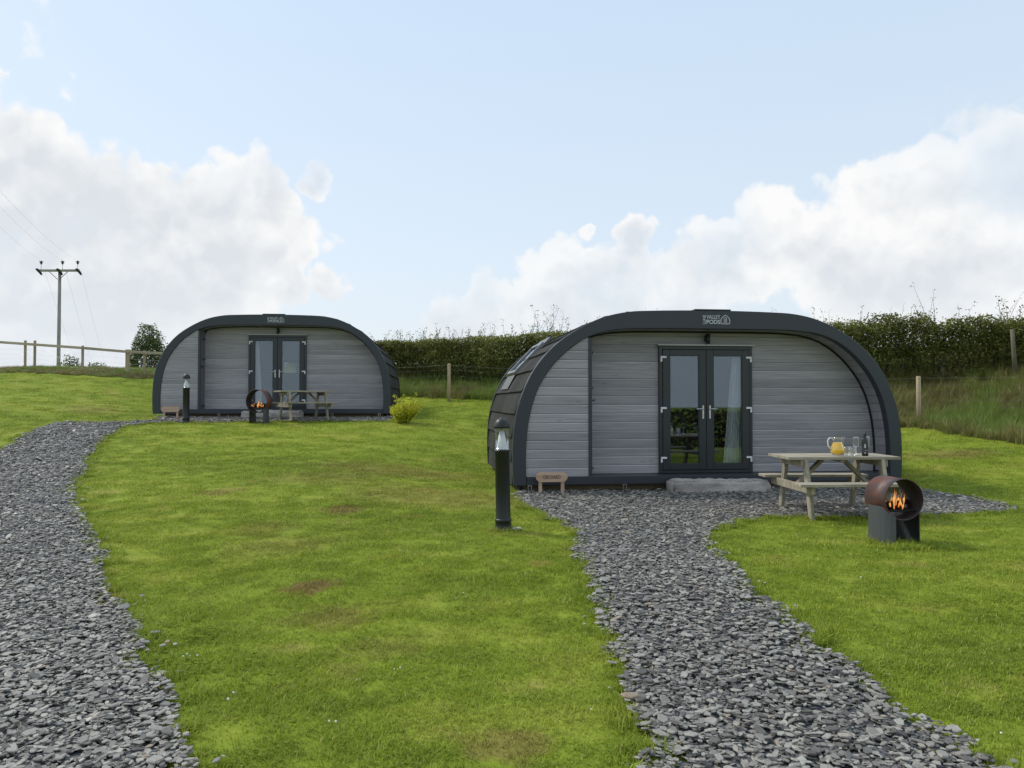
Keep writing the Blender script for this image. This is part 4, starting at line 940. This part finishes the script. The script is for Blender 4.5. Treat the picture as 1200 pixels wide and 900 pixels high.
    for zz, yy in ((2.18, .24), (1.62, .24), (1.42, .12), (.34, .22)):
        mb = MB(); mb.box(-1.966, -1.955, yy, yy + .07, zz - .03, zz + .03, None, .002); mb.tube([(-1.955, yy + .03, zz + .02), (-1.90, yy + .03, zz), (-1.895, yy + .03, zz + .03)], .01, 6); mb.build('hook', BLACK, pod)
    # wall boards behind the planks
    mb = MB(); pts = [(-hw_inner(zz, .01), zz) for zz in np.linspace(PZ, 2.57, 24)]
    y0, y1 = REC + .02, REC + .06
    def wallpart(xl, xr, za, zb):
        zs = np.linspace(za, zb, 14); L_ = [(max(xl, -hw_inner(q, .01)), q) for q in zs]; R_ = [(min(xr, hw_inner(q, .01)), q) for q in zs]; mb.prism(L_[::-1] + R_ , y0, y1)
    wallpart(-5, dl, PZ, 2.568); wallpart(dr_, 5, PZ, 2.568); wallpart(dl + .001, dr_ - .001, 2.33, 2.568); mb.build('wall_board', INTER, pod)
    # curved reveal boards
    I2 = np.array(INN); sg = np.concatenate([[0], np.cumsum(np.hypot(*np.diff(I2, axis=0).T))]); nb = int(sg[-1] / .14)
    for i in range(nb):
        s0 = sg[-1] * i / nb + .003; s1 = sg[-1] * (i + 1) / nb - .003; V = []
        for s_ in (s0, s1):
            x = float(np.interp(s_, sg, I2[:, 0])); zz = float(np.interp(s_, sg, I2[:, 1])); x2 = float(np.interp(s_, sg, np.array(inn)[:, 0])); z2 = float(np.interp(s_, sg, np.array(inn)[:, 1]))
            V += [(x, .132, zz), (x, REC + .016, zz), (x2, REC + .016, z2), (x2, .132, z2)]
        if zz < PZ - .0: continue
        MB().add(V, [(0, 1, 2, 3), (7, 6, 5, 4), (0, 4, 5, 1), (1, 5, 6, 2), (2, 6, 7, 3), (3, 7, 4, 0)]).build('reveal_board', PLANK, pod)
    arch(MB(), offset(INN, -.001), offset(INN, -.028), REC - .022, REC - .001).build('gasket', RUBBER, pod)
    # base
    MB().box(-3.0, 3.0, .010, .09, .12, .243, None, .005).build('base_beam', ANTH, pod)
    for i in range(3): MB().box(-2.99, 2.99, .093 + i * .117, .207 + i * .117, .21, .241, None, .003).build('deck_board', ANTH2, pod)
    MB().box(-3.1, 3.1, .46, LEN - .11, .14, .22).build('floor', INTER, pod)
    for yy in (.3, 1.5, 2.7, 3.9): MB().box(-3.0, 3.0, yy - .08, yy + .08, -.03, .118, None, .008).build('sleeper', SLEEPER, pod)
    for x in (-2.95, -1.45, .1, 1.6, 2.9):
        mb = MB(); 
        for (a0, a1, b0, b1) in ((-.03, -.024, .03, .12), (.024, .03, .03, .12), (-.024, .024, .03, .036), (-.024, .024, .112, .118)): mb.box(x + a0, x + a1, .0, .05, b0, b1)
        mb.build('bracket', METAL, pod)
    # rear wall with window
    zs = np.linspace(.2, 2.567, 22); mb = MB(); yb0, yb1 = LEN - .14, LEN - .105
    def rearpart(xl, xr, za, zb):
        q_ = np.linspace(za, zb, 12); mb.prism([(max(xl, -hw_inner(q, .01)), q) for q in q_][::-1] + [(min(xr, hw_inner(q, .01)), q) for q in q_], yb0, yb1)
    wx0, wx1, wz0, wz1 = -.62, .42, 1.34, 1.80
    rearpart(-5, wx0, .2, 2.567); rearpart(wx1, 5, .2, 2.567); rearpart(wx0 + .001, wx1 - .001, .2, wz0); rearpart(wx0 + .001, wx1 - .001, wz1, 2.567); mb.build('rear_wall', INTER, pod)
    mb = MB()
    for (a0, a1, b0, b1) in ((wx0, wx0 + .06, wz0, wz1), (wx1 - .06, wx1, wz0, wz1), (-.13, -.07, wz0 + .06, wz1 - .06), (wx0 + .06, wx1 - .06, wz0, wz0 + .06), (wx0 + .06, wx1 - .06, wz1 - .06, wz1)): mb.box(a0, a1, yb0 - .02, yb1 + .004, b0, b1)
    wf = mb.build('rear_window', ANTH2, pod); MB().box(wx0 + .061, wx1 - .061, yb0 + .01, yb0 + .02, wz0 + .061, wz1 - .061).build('pane', DRINKGLASS, wf)
    # door
    y0, y1 = REC - .055, REC + .05; mb = MB(); fw = .055
    mb.box(dl, dl + fw, y0, y1, PZ, 2.32, None, .004); mb.box(dr_ - fw, dr_, y0, y1, PZ, 2.32, None, .004); mb.box(dl + fw, dr_ - fw, y0, y1, 2.32 - fw, 2.32, None, .004); mb.box(dl + fw, dr_ - fw, y0, y1, PZ, PZ + .05, None, .004)
    mb.build('door_frame', ANTH2, pod)
    mb = MB(); mb.box(dl - .03, .02, y0 - .035, REC + .01, 2.323, 2.352, None, .003); mb.box(.023, dr_ + .03, y0 - .035, REC + .01, 2.323, 2.350, None, .003); mb.build('drip_strip', LINTEL, pod)
    cx = (dl + dr_) / 2
    for s_ in (-1, 1):
        xa, xb = (dl + fw + .004, cx - .003) if s_ < 0 else (cx + .003, dr_ - fw - .004); z0, z1 = PZ + .054, 2.32 - fw - .004; st = .118; yl0, yl1 = y0 - .012, y0 + .055
        mb = MB(); mb.box(xa, xa + st, yl0, yl1, z0, z1, None, .005); mb.box(xb - st, xb, yl0, yl1, z0, z1, None, .005); mb.box(xa + st, xb - st, yl0, yl1, z0, z0 + .105, None, .005); mb.box(xa + st, xb - st, yl0, yl1, z1 - .105, z1, None, .005)
        for (a0, a1, b0, b1) in ((xa + st, xa + st + .012, z0 + .105, z1 - .105), (xb - st - .012, xb - st, z0 + .105, z1 - .105)): mb.box(a0, a1, yl0 + .012, yl1 - .012, b0, b1)
        leaf = mb.build('door', ANTH2, pod)
        MB().box(xa + st + .012, xb - st - .012, yl0 + .02, yl0 + .026, z0 + .105, z1 - .105).build('pane', PANE, leaf)
        hx = cx - s_ * -.058 ; mb = MB(); mb.box(hx - .014, hx + .014, yl0 - .010, yl0, 1.13, 1.35, None, .004); mb.tube([(hx, yl0 - .008, 1.29), (hx, yl0 - .045, 1.29), (hx + s_ * .03, yl0 - .052, 1.29), (hx + s_ * .13, yl0 - .048, 1.29)], .010, 8); mb.box(hx - .008, hx + .008, yl0 - .014, yl0 - .009, 1.17, 1.2, None, .002); mb.build('handle', METAL, leaf)
        for zz in (2.10, 1.27, .46):
            mb = MB(); ex = xa if s_ < 0 else xb; q = 1 if s_ < 0 else -1; a0, a1 = sorted((ex - q * .04, ex + q * .058)); mb.box(a0, a1, yl0 - .016, yl0 - .001, zz + .02, zz + .052, None, .003); a0, a1 = sorted((ex - q * .042, ex - q * .012)); mb.box(a0, a1, yl0 - .012, yl0 + .002, zz - .04, zz + .018, None, .003); mb.build('hinge', WHITEP, leaf)
    # lamp above the door
    mb = MB(); mb.box(.02, .075, REC - .05, REC, 2.40, 2.50, None, .005); mb.tube([(.047, REC - .10, 2.36), (.047, REC - .10, 2.52)], .036, 12); mb.build('wall_lamp', BLACK, pod)
    # lettering on the arch
    place_text(text_mesh('VALLEY', 1, .002, .0), .225, .062, .005, 2.760, -.002, pod, 'logo', LETTER)
    place_text(text_mesh('PODS', 1, .002, .008), .225, .066, .005, 2.682, -.002, pod, 'logo', LETTER)
    place_text(text_mesh('LUNE', 1, .002, .0), .142, .046, -.145, 2.717, -.002, pod, 'logo', LETTER, R(90))
    mb = MB(); bx, bz = .205, 2.652; A = [(-.07, 0), (-.075, .06), (-.055, .10), (0, .142), (.055, .10), (.075, .06), (.07, 0), (-.07, 0)]
    for p, q in zip(A[:-1], A[1:]): mb.bar((bx + p[0], -.002, bz + p[1]), (bx + q[0], -.002, bz + q[1]), .004, .009, (0, 0, 1) if abs(p[0] - q[0]) > .02 else (1, 0, 0))
    for p, q in (((-.022, .01), (-.022, .09)), ((-.022, .09), (0, .105)), ((0, .105), (.022, .09)), ((.022, .09), (.022, .01)), ((0, .02), (0, .08))): mb.bar((bx + p[0], -.002, bz + p[1]), (bx + q[0], -.002, bz + q[1]), .004, .007, (1, 0, 0))
    mb.build('emblem', LETTER, pod)
    return pod
m_white_dim = m_plain('blind_cloth', (.55, .56, .57), .8)
pod1 = make_pod(POD1, TH1, 'grey arched camping pod nearest the camera with slate forecourt')
pod2 = tree_copy(pod1); pod2.location = POD2; pod2.rotation_euler = (0, 0, TH2); pod2['label'] = 'grey arched camping pod farther away up the slope beside the rail fence'
def pod_local(pod, th, x, y, z):
    return Vector((pod[0] + x * math.cos(th) - y * math.sin(th), pod[1] + x * math.sin(th) + y * math.cos(th), pod[2] + z))

# interior things seen through the doors
def curtain(pod, th, x0, x1, flare, label):
    xs_ = np.linspace(0, 1, 40); V = []; Fs = []; rows = 14
    for j in range(rows + 1):
        f = j / rows; z = .27 + (2.2 - .27) * (1 - f)
        wdt = (x1 - x0) * (.45 + .55 * f) if flare else (x1 - x0)
        for t in xs_:
            x = (x1 - wdt * (1 - t)) if flare != -1 else (x0 + wdt * t); V.append((x, .03 * math.sin(t * 34 + f * 1.2) + .008 * math.sin(t * 90), z))
    n = len(xs_)
    for j in range(rows):
        for i in range(n - 1): Fs.append((j * n + i, j * n + i + 1, (j + 1) * n + i + 1, (j + 1) * n + i))
    V2 = [(x, y + .006, z) for x, y, z in V]; b = len(V); Fs2 = [tuple(b + k for k in f[::-1]) for f in Fs]
    o = MB().add(V + V2, Fs + Fs2, True).build('curtain', CLOTH); o.location = pod_local(pod, th, 0, REC + .14, 0); o.rotation_euler = (0, 0, th); tag(o, label, 'curtain')
curtain(POD1, TH1, .40, .70, 1, 'pale curtain behind the right pane of the near pod door')
curtain(POD2, TH2, -.62, -.42, -1, 'pale curtain behind the left pane of the far pod door')
t = empty('side_table', pod_local(POD1, TH1, -.18, 1.35, .22), TH1, 'dark shelved table inside the near pod behind the left pane', 'table')
for zz in (.0, .2, .52, ): MB().box(-.5, .75, -.2, .2, zz + .05, zz + .075, None, .003).build('shelf', FURN, t)
for x in (-.48, .72):
    for y in (-.18, .18): MB().box(x - .02, x + .02, y - .02, y + .02, 0, .595).build('leg', FURN, t)
def tumbler(name, loc, r, h, label, cat='glass', mt=DRINKGLASS):
    mb = MB(); mb.lathe([(0, .0), (r * .82, .0), (r, h), (r * .93, h), (r * .76, .008), (0, .008)], 18, close=False); o = mb.build(name, mt); o.location = loc; tag(o, label, cat); return o
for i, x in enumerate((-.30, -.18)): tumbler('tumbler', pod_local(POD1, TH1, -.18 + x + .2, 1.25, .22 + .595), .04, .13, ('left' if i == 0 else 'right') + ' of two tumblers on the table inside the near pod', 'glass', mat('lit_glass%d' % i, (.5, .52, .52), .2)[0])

# stone steps
def step(loc, th, label, seed):
    bm = bmesh.new(); bmesh.ops.create_cube(bm, size=1); bmesh.ops.scale(bm, vec=(1.58, .36, .225), verts=bm.verts); bmesh.ops.bevel(bm, geom=bm.edges[:], offset=.03, segments=2, affect='EDGES')
    bmesh.ops.subdivide_edges(bm, edges=bm.edges[:], cuts=5, use_grid_fill=True); bmesh.ops.subdivide_edges(bm, edges=[e for e in bm.edges if e.calc_length() > .06], cuts=2, use_grid_fill=True)
    P = np.array([v.co for v in bm.verts]); n1_ = vnoise(P, 6, seed); n2_ = vnoise(P, 25, seed + 1)
    for v, a, b in zip(bm.verts, n1_, n2_):
        d = v.co.copy(); d.x *= .1; d.normalize(); v.co += d * (a * .045 + b * .02); 
        if v.co.z > 0: v.co.z += -.012 * a
    me = bpy.data.meshes.new('stone_step'); bm.to_mesh(me); bm.free()
    for p in me.polygons: p.use_smooth = True
    o = link_mesh('stone_step', me, STONE); o.location = loc; o.rotation_euler = (0, 0, th); tag(o, label, 'step'); return o
step(pod_local(POD1, TH1, -.02, -.24, .090), TH1, 'rough granite block step below the near pod door', 3)
step(pod_local(POD2, TH2, .05, -.24, .095), TH2, 'rough granite block step below the far pod door, behind the fire pit', 8)

# ---------------------------------------------------------------- picnic tables
def make_table(L=1.38):
    t = empty('picnic_table', (0, 0, 0)); W = .69; n = 5; pw = W / n
    for i in range(n): MB().box(-L / 2, L / 2, -W / 2 + i * pw + .004, -W / 2 + (i + 1) * pw - .004, .705, .742, None, .004).build('tabletop_plank', TABLEWOOD, t)
    for s_ in (-1, 1):
        for k in range(2): y = s_ * .595 + (k - .5) * .125; MB().box(-L / 2, L / 2, y - .060, y + .060, .415, .45, None, .004).build('bench_plank', TABLEWOOD, t)
    for sx in (-1, 1):
        x = sx * (L / 2 - .22)
        for s_ in (-1, 1): MB().bar((x, s_ * .30, .703), (x, s_ * .50, -.02), .045, .095, (0, 1, 0), .004).build('leg', TABLELEG, t)
        MB().box(x + sx * .047 - .02, x + sx * .047 + .02, -.66, .66, .318, .413, None, .004).build('bearer', TABLELEG, t)
        MB().box(x + sx * .047 - .02, x + sx * .047 + .02, -.33, .33, .62, .703, None, .004).build('batten', TABLELEG, t)
        MB().bar((x - sx * .02, 0, .38), (x - sx * .34, 0, .69), .09, .04, (0, 0, 1), .003).build('brace', TABLELEG, t)
    MB().box(-.03, .03, -.3, .3, .675, .703, None, .003).build('batten', TABLELEG, t)
    return t
tb1 = make_table(); tb1.location = (4.03, 9.68, 0.0); tb1.rotation_euler = (0, 0, R(1.5)); tag(tb1, 'weathered picnic table holding juice and glasses by the near pod', 'picnic table', 'picnic tables outside the pods')
tb2 = tree_copy(tb1)
tb2['label'] = 'bare weathered picnic table on slate outside the far pod'
p2 = at(356, 494, 19.9); tb2.location = (p2[0], 19.9, g1(p2[0], 19.9) + .02); tb2.rotation_euler = (0, 0, R(32))

# tableware
TZ = .743; T0 = 9.56
def tz(px, d): return Vector(((px - 600) / 900 * d, d, TZ))
j = empty('juice_jug', tz(981, 9.50), 0, 'glass jug of bright orange juice on the near picnic table', 'jug')
MB().lathe([(0, .0), (.058, .0), (.07, .008), (.088, .05), (.09, .075), (.078, .12), (.060, .158), (.056, .176), (.068, .215), (.071, .23), (.068, .23), (.053, .178), (.057, .157), (.074, .12), (.086, .075), (.083, .05), (.066, .012), (0, .01)], 28).build('body', DRINKGLASS, j)
MB().lathe([(0, .012), (.064, .014), (.081, .05), (.084, .075), (.072, .12), (.056, .156), (.0535, .165), (0, .165)], 28).build('juice', JUICE, j)
MB().tube([(-.06, 0, .215), (-.10, 0, .222), (-.122, 0, .19), (-.118, 0, .13), (-.085, 0, .08)], [.007, .008, .008, .008, .007], 8).build('handle', mat('thick_glass', (.75, .78, .8), .1)[0], j)
MB().tube([(.05, 0, .195), (.078, 0, .222), (.094, 0, .236)], [.03, .017, .006], 10, False).build('spout', DRINKGLASS, j)
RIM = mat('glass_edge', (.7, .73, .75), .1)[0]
tumbler('tumbler', tz(992, 9.62), .036, .105, 'empty tumbler just right of the juice jug', 'glass'); tumbler('tumbler', tz(998.3, 9.52), .036, .105, 'empty tumbler under the tilt of the wine glass, next to the bottle', 'glass')
for px, d, lab in ((1002.5, 9.60, 'empty wine glass between the tumblers and the bottle'), (1015.2, 9.72, 'empty wine glass half hidden behind the dark bottle')):
    e = empty('wine_glass', tz(px, d), 0, lab, 'glass')
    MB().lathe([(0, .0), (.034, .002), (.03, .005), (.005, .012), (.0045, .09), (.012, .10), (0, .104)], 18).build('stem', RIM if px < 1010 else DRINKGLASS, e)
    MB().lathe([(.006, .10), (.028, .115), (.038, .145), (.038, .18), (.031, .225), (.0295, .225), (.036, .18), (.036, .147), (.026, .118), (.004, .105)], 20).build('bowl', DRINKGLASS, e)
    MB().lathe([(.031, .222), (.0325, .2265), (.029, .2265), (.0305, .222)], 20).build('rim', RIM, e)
e = empty('bottle', tz(1013, 9.50), 0, 'dark wine bottle standing at the right end of the table', 'bottle')
MB().lathe([(0, 0), (.034, .0), (.0375, .004), (.0375, .165), (.033, .19), (.016, .215), (.0145, .225), (.0145, .28), (0, .28)], 24).build('body', BOTTLE, e)
MB().lathe([(.0152, .24), (.0165, .242), (.0165, .29), (.0, .291)], 18).build('cap', BLACK, e)
lb = MB(); n_ = 14; V = []
for k in range(n_ + 1): a = R(-165 + 120 * k / n_); V += [(.0382 * math.cos(a), .0382 * math.sin(a), .03), (.0382 * math.cos(a), .0382 * math.sin(a), .15)]
lb.add(V, [(2 * k, 2 * k + 2, 2 * k + 3, 2 * k + 1) for k in range(n_)], True); lbl = lb.build('label', LABELP, e)
mb = MB(); 
for (a0, a1, z0, z1) in ((-122, -102, .10, .145), (-122, -106, .03, .045), (-118, -70, .066, .069)):
    V = []
    for k in range(5): a = R(a0 + (a1 - a0) * k / 4); V += [(.0386 * math.cos(a), .0386 * math.sin(a), z0), (.0386 * math.cos(a), .0386 * math.sin(a), z1)]
    mb.add(V, [(2 * k, 2 * k + 2, 2 * k + 3, 2 * k + 1) for k in range(4)])
mb.build('print', WHITEP, lbl)

# ---------------------------------------------------------------- fire pits
def flame_mesh(rg, h, r, hollow=False):
    prof_n = 9; n = 8; V = []; Fs = []; ph = rg.uniform(0, 6.28); lx, ly = rg.uniform(-.25, .25), rg.uniform(-.15, .15)
    for i in range(prof_n):
        t = i / (prof_n - 1); rr = r * (math.sin(math.pi * min(t * 1.25 + .18, 1)) ** .8 if t < .66 else max(0.0, (1 - t) / .34) * .45 + .0) ; rr *= 1 + .25 * math.sin(t * 9 + ph)
        cx = lx * h * t + .16 * r * math.sin(t * 7 + ph) * 3 * t; cy = ly * h * t + .1 * r * math.cos(t * 6 + ph) * 3 * t
        for k in range(n): a = 2 * math.pi * k / n; V.append((cx + rr * math.cos(a), cy + rr * .7 * math.sin(a), h * t))
    for i in range(prof_n - 1):
        for k in range(n): Fs.append((i * n + k, i * n + (k + 1) % n, (i + 1) * n + (k + 1) % n, (i + 1) * n + k))
    Fs.append(tuple(range(n))[::-1]); Fs.append(tuple((prof_n - 1) * n + k for k in range(n))); return MB().add(V, Fs, True)
def fire_pit(loc, rz, Rr, L, zc, lr, lh, slots, label, seed, flh, lz=0.):
    e = empty('fire_pit', loc, rz, label, 'fire pit', 'rusty drum fire pits'); n = 56; th = .008
    # drum: tube along local y, front at -L/2
    V = []; Fs = []
    secs = [(Rr, -L / 2), (Rr, L / 2), (Rr - th, L / 2), (Rr - th, -L / 2)]
    for (r, y) in secs:
        for k in range(n): a = 2 * math.pi * k / n; V.append((r * math.cos(a), y, zc + r * math.sin(a)))
    for s_ in range(4):
        for k in range(n): Fs.append((s_ * n + k, s_ * n + (k + 1) % n, ((s_ + 1) % 4) * n + (k + 1) % n, ((s_ + 1) % 4) * n + k))
    dm = MB().add(V, Fs, True).build('drum', [RUST, SOOT], e); dm.data.polygons.foreach_set('material_index', [1 if n * 2 <= i < n * 3 else 0 for i in range(4 * n)])
    # grate floor inside
    hz_ = Rr * .55; w_ = math.sqrt(Rr * Rr - hz_ * hz_) - .02; mb = MB()
    for k in range(9): x = -w_ + 2 * w_ * k / 8; mb.tube([(x, -L / 2 + .03, zc - hz_), (x, L / 2 - .03, zc - hz_)], .006, 5)
    for y in (-L / 2 + .05, L / 2 - .05): mb.tube([(-w_, y, zc - hz_ - .01), (w_, y, zc - hz_ - .01)], .006, 5)
    mb.build('grate', BLACK, e)
    # pedestal: upright pipe with slots
    pz = MB(); V = []; top = []
    for (a0, a1) in slots:
        V = []; m = 14
        for k in range(m + 1):
            a = R(a0 + (a1 - a0) * k / m); x, y = lr * math.cos(a), lr * math.sin(a)
            zt = zc - math.sqrt(max(Rr * Rr - x * x, 0)) + .005 if abs(x) < Rr else zc
            zt = min(zt, zc - Rr * .35)
            V += [(x, y, -.02), (x, y, zt), (x * (1 - .008 / lr), y * (1 - .008 / lr), zt), (x * (1 - .008 / lr), y * (1 - .008 / lr), -.02)]
        Fs = []
        for k in range(m):
            for q in range(4): Fs.append((4 * k + q, 4 * k + (q + 1) % 4, 4 * (k + 1) + (q + 1) % 4, 4 * (k + 1) + q))
        Fs += [(0, 1, 2, 3), (4 * m + 3, 4 * m + 2, 4 * m + 1, 4 * m)]; o = MB().add(V, Fs).build('pedestal', STEEL, e)
    MB().tube([(-lr, 0, .012), (lr, 0, .012)], .012, 6).build('base_bar', STEEL, e)
    rg = random.Random(seed)
    for k in range(4):
        a = rg.uniform(-.5, .5); x = (k - 1.5) * w_ * .4; lg = MB(); lg.tube([(x - .09 * math.cos(a), -.08 + .02 * k, zc - hz_ + .03 + .02 * (k % 2)), (x + .09 * math.cos(a), .08 - .01 * k, zc - hz_ + .035 + .03 * (k % 2))], [.024, .028], 7); o = lg.build('log', CHAR); o.parent = None
        o.matrix_world = Matrix.Translation(loc) @ Matrix.Rotation(rz, 4, 'Z'); pos = ('leftmost', 'second', 'third', 'rightmost')[k]; tag(o, f'{pos} charred log burning in the ' + ('near' if seed == 1 else 'far') + ' fire pit', 'log', 'burning logs')
    # flames
    f = empty('fire', Vector(loc) + Matrix.Rotation(rz, 3, 'Z') @ Vector((0, 0, zc - hz_ + .02)), rz, 'orange flames burning inside the ' + ('near' if seed == 1 else 'far') + ' rusty fire pit', 'fire')
    for k in range(20):
        x = rg.uniform(-.72, .62) * w_ if k > 2 else (k - 1) * .02 - .01; h = flh * (1.0 if k == 0 else (.72 if k < 3 else rg.uniform(.22, .55))); o = flame_mesh(rg, h, rg.uniform(.006, .013) * Rr / .2).build('flame', FLAME, f); o.location = (x, rg.uniform(-.07, .05), rg.uniform(-.02, .02) if k < 5 else rg.uniform(-.02, .05))
    return e
gx, gy = (1045.5 - 600) / 900 * 7.78, 7.78
fire_pit((gx, gy, g1(gx, gy)), R(6), .205, .36, .455, .235, .25, ((66, 243), (-35, 58)), 'rusty red drum fire pit on a steel pedestal beside the near picnic table', 1, .22)
p3 = hit(303.5, 495.8); fire_pit((p3[0], p3[1], p3[2]), R(-13), .29, .26, .545, .235, .25, ((140, 215), (-35, 40)), 'open ring fire pit with flames in front of the far pod', 2, .19)

# ---------------------------------------------------------------- bollard lamps
def bollard(loc, label):
    b = empty('bollard_lamp', loc, 0, label, 'bollard light', 'black bollard lamps on the lawn')
    MB().lathe([(0, -.03), (.115, -.03), (.115, .008), (.092, .03), (.086, .10), (.092, .105), (.092, .125), (.082, .13), (.080, .135), (.080, .86), (.086, .865), (.086, .88), (.0, .88)], 32).build('post', BLACK, b)
    MB().lathe([(.078, .881), (.078, 1.115), (.074, 1.115), (.074, .881)], 32, close=True).build('lens', LAMPGLASS, b)
    MB().lathe([(0, .882), (.064, .884), (.0635, .89), (.022, 1.108), (.0, 1.109)], 28).build('reflector', WHITEP, b)
    MB().lathe([(0, 1.116), (.087, 1.116), (.088, 1.135), (.084, 1.150), (.076, 1.178), (.058, 1.205), (.03, 1.222), (.012, 1.226), (.012, 1.232), (0, 1.234)], 32).build('cap', BLACK, b)
    return b
pb = hit(590, 621.5); b1 = bollard(Vector(pb), 'black bollard lamp on the lawn left of the near pod'); b1.rotation_euler = (R(.3), R(-1.0), 0)
b2 = tree_copy(b1); pb2 = hit(218, 495.5); b2.location = Vector(pb2); b2.rotation_euler = (0, 0, 0); b2['label'] = 'black bollard lamp in front of the far pod beside its name board'
MB()
fs = MB(); fs.box(-.07, .07, -.04, .04, -.01, .012, Matrix.Rotation(.4, 4, 'Z'), .006); o = fs.build('paving_chip', STONE); o.location = (pb[0] + .13, pb[1] + .02, pb[2] + .014); tag(o, 'small grey stone lying at the foot of the near bollard', 'stone')

# ---------------------------------------------------------------- name boards
def name_board(loc, rz, text, label, mt_letters):
    s_ = empty('name_board', loc, rz, label, 'sign', 'timber name boards outside the pods')
    hw_, hh_, c = .243, .073, .055; pts = [(-hw_ + c, -hh_), (hw_ - c, -hh_), (hw_ - .012, -hh_ + .035), (hw_, 0), (hw_ - .012, hh_ - .035), (hw_ - c, hh_), (-hw_ + c, hh_), (-hw_ + .012, hh_ - .035), (-hw_, 0), (-hw_ + .012, -hh_ + .035)]
    MB().prism([(x, z + .27) for x, z in pts], -.014, .014).build('board', SIGNWOOD, s_)
    for x in (-.17, .17): MB().box(x - .026, x + .026, .0155, .05, -.05, .30, None, .003).build('leg', SIGNWOOD, s_)
    if text: place_text(text_mesh(text, 1, .001, .0), .27, .058, 0, .272, -.0152, s_, 'lettering', mt_letters)
    return s_
sp = hit(646.5, 580); name_board((sp[0], sp[1], sp[2] + .0), R(4), 'ORCHARD', 'timber name board reading ORCHARD by the near pod', ENGRAVE)
sp = hit(199.5, 492.0, dmax=25); sp = at(199.5, 491.3, 20.2); name_board((sp[0], sp[1], g1(sp[0], sp[1])), R(3), '', 'small timber name board with a faint worn face by the far pod', ENGRAVE)

bpy.context.view_layer.update()
print('heights', g1(POD1[0], POD1[1]), g1(POD2[0], POD2[1]), 'pit', g1(gx, gy), 'bollard', pb, 'tb2', tb2.location[:])
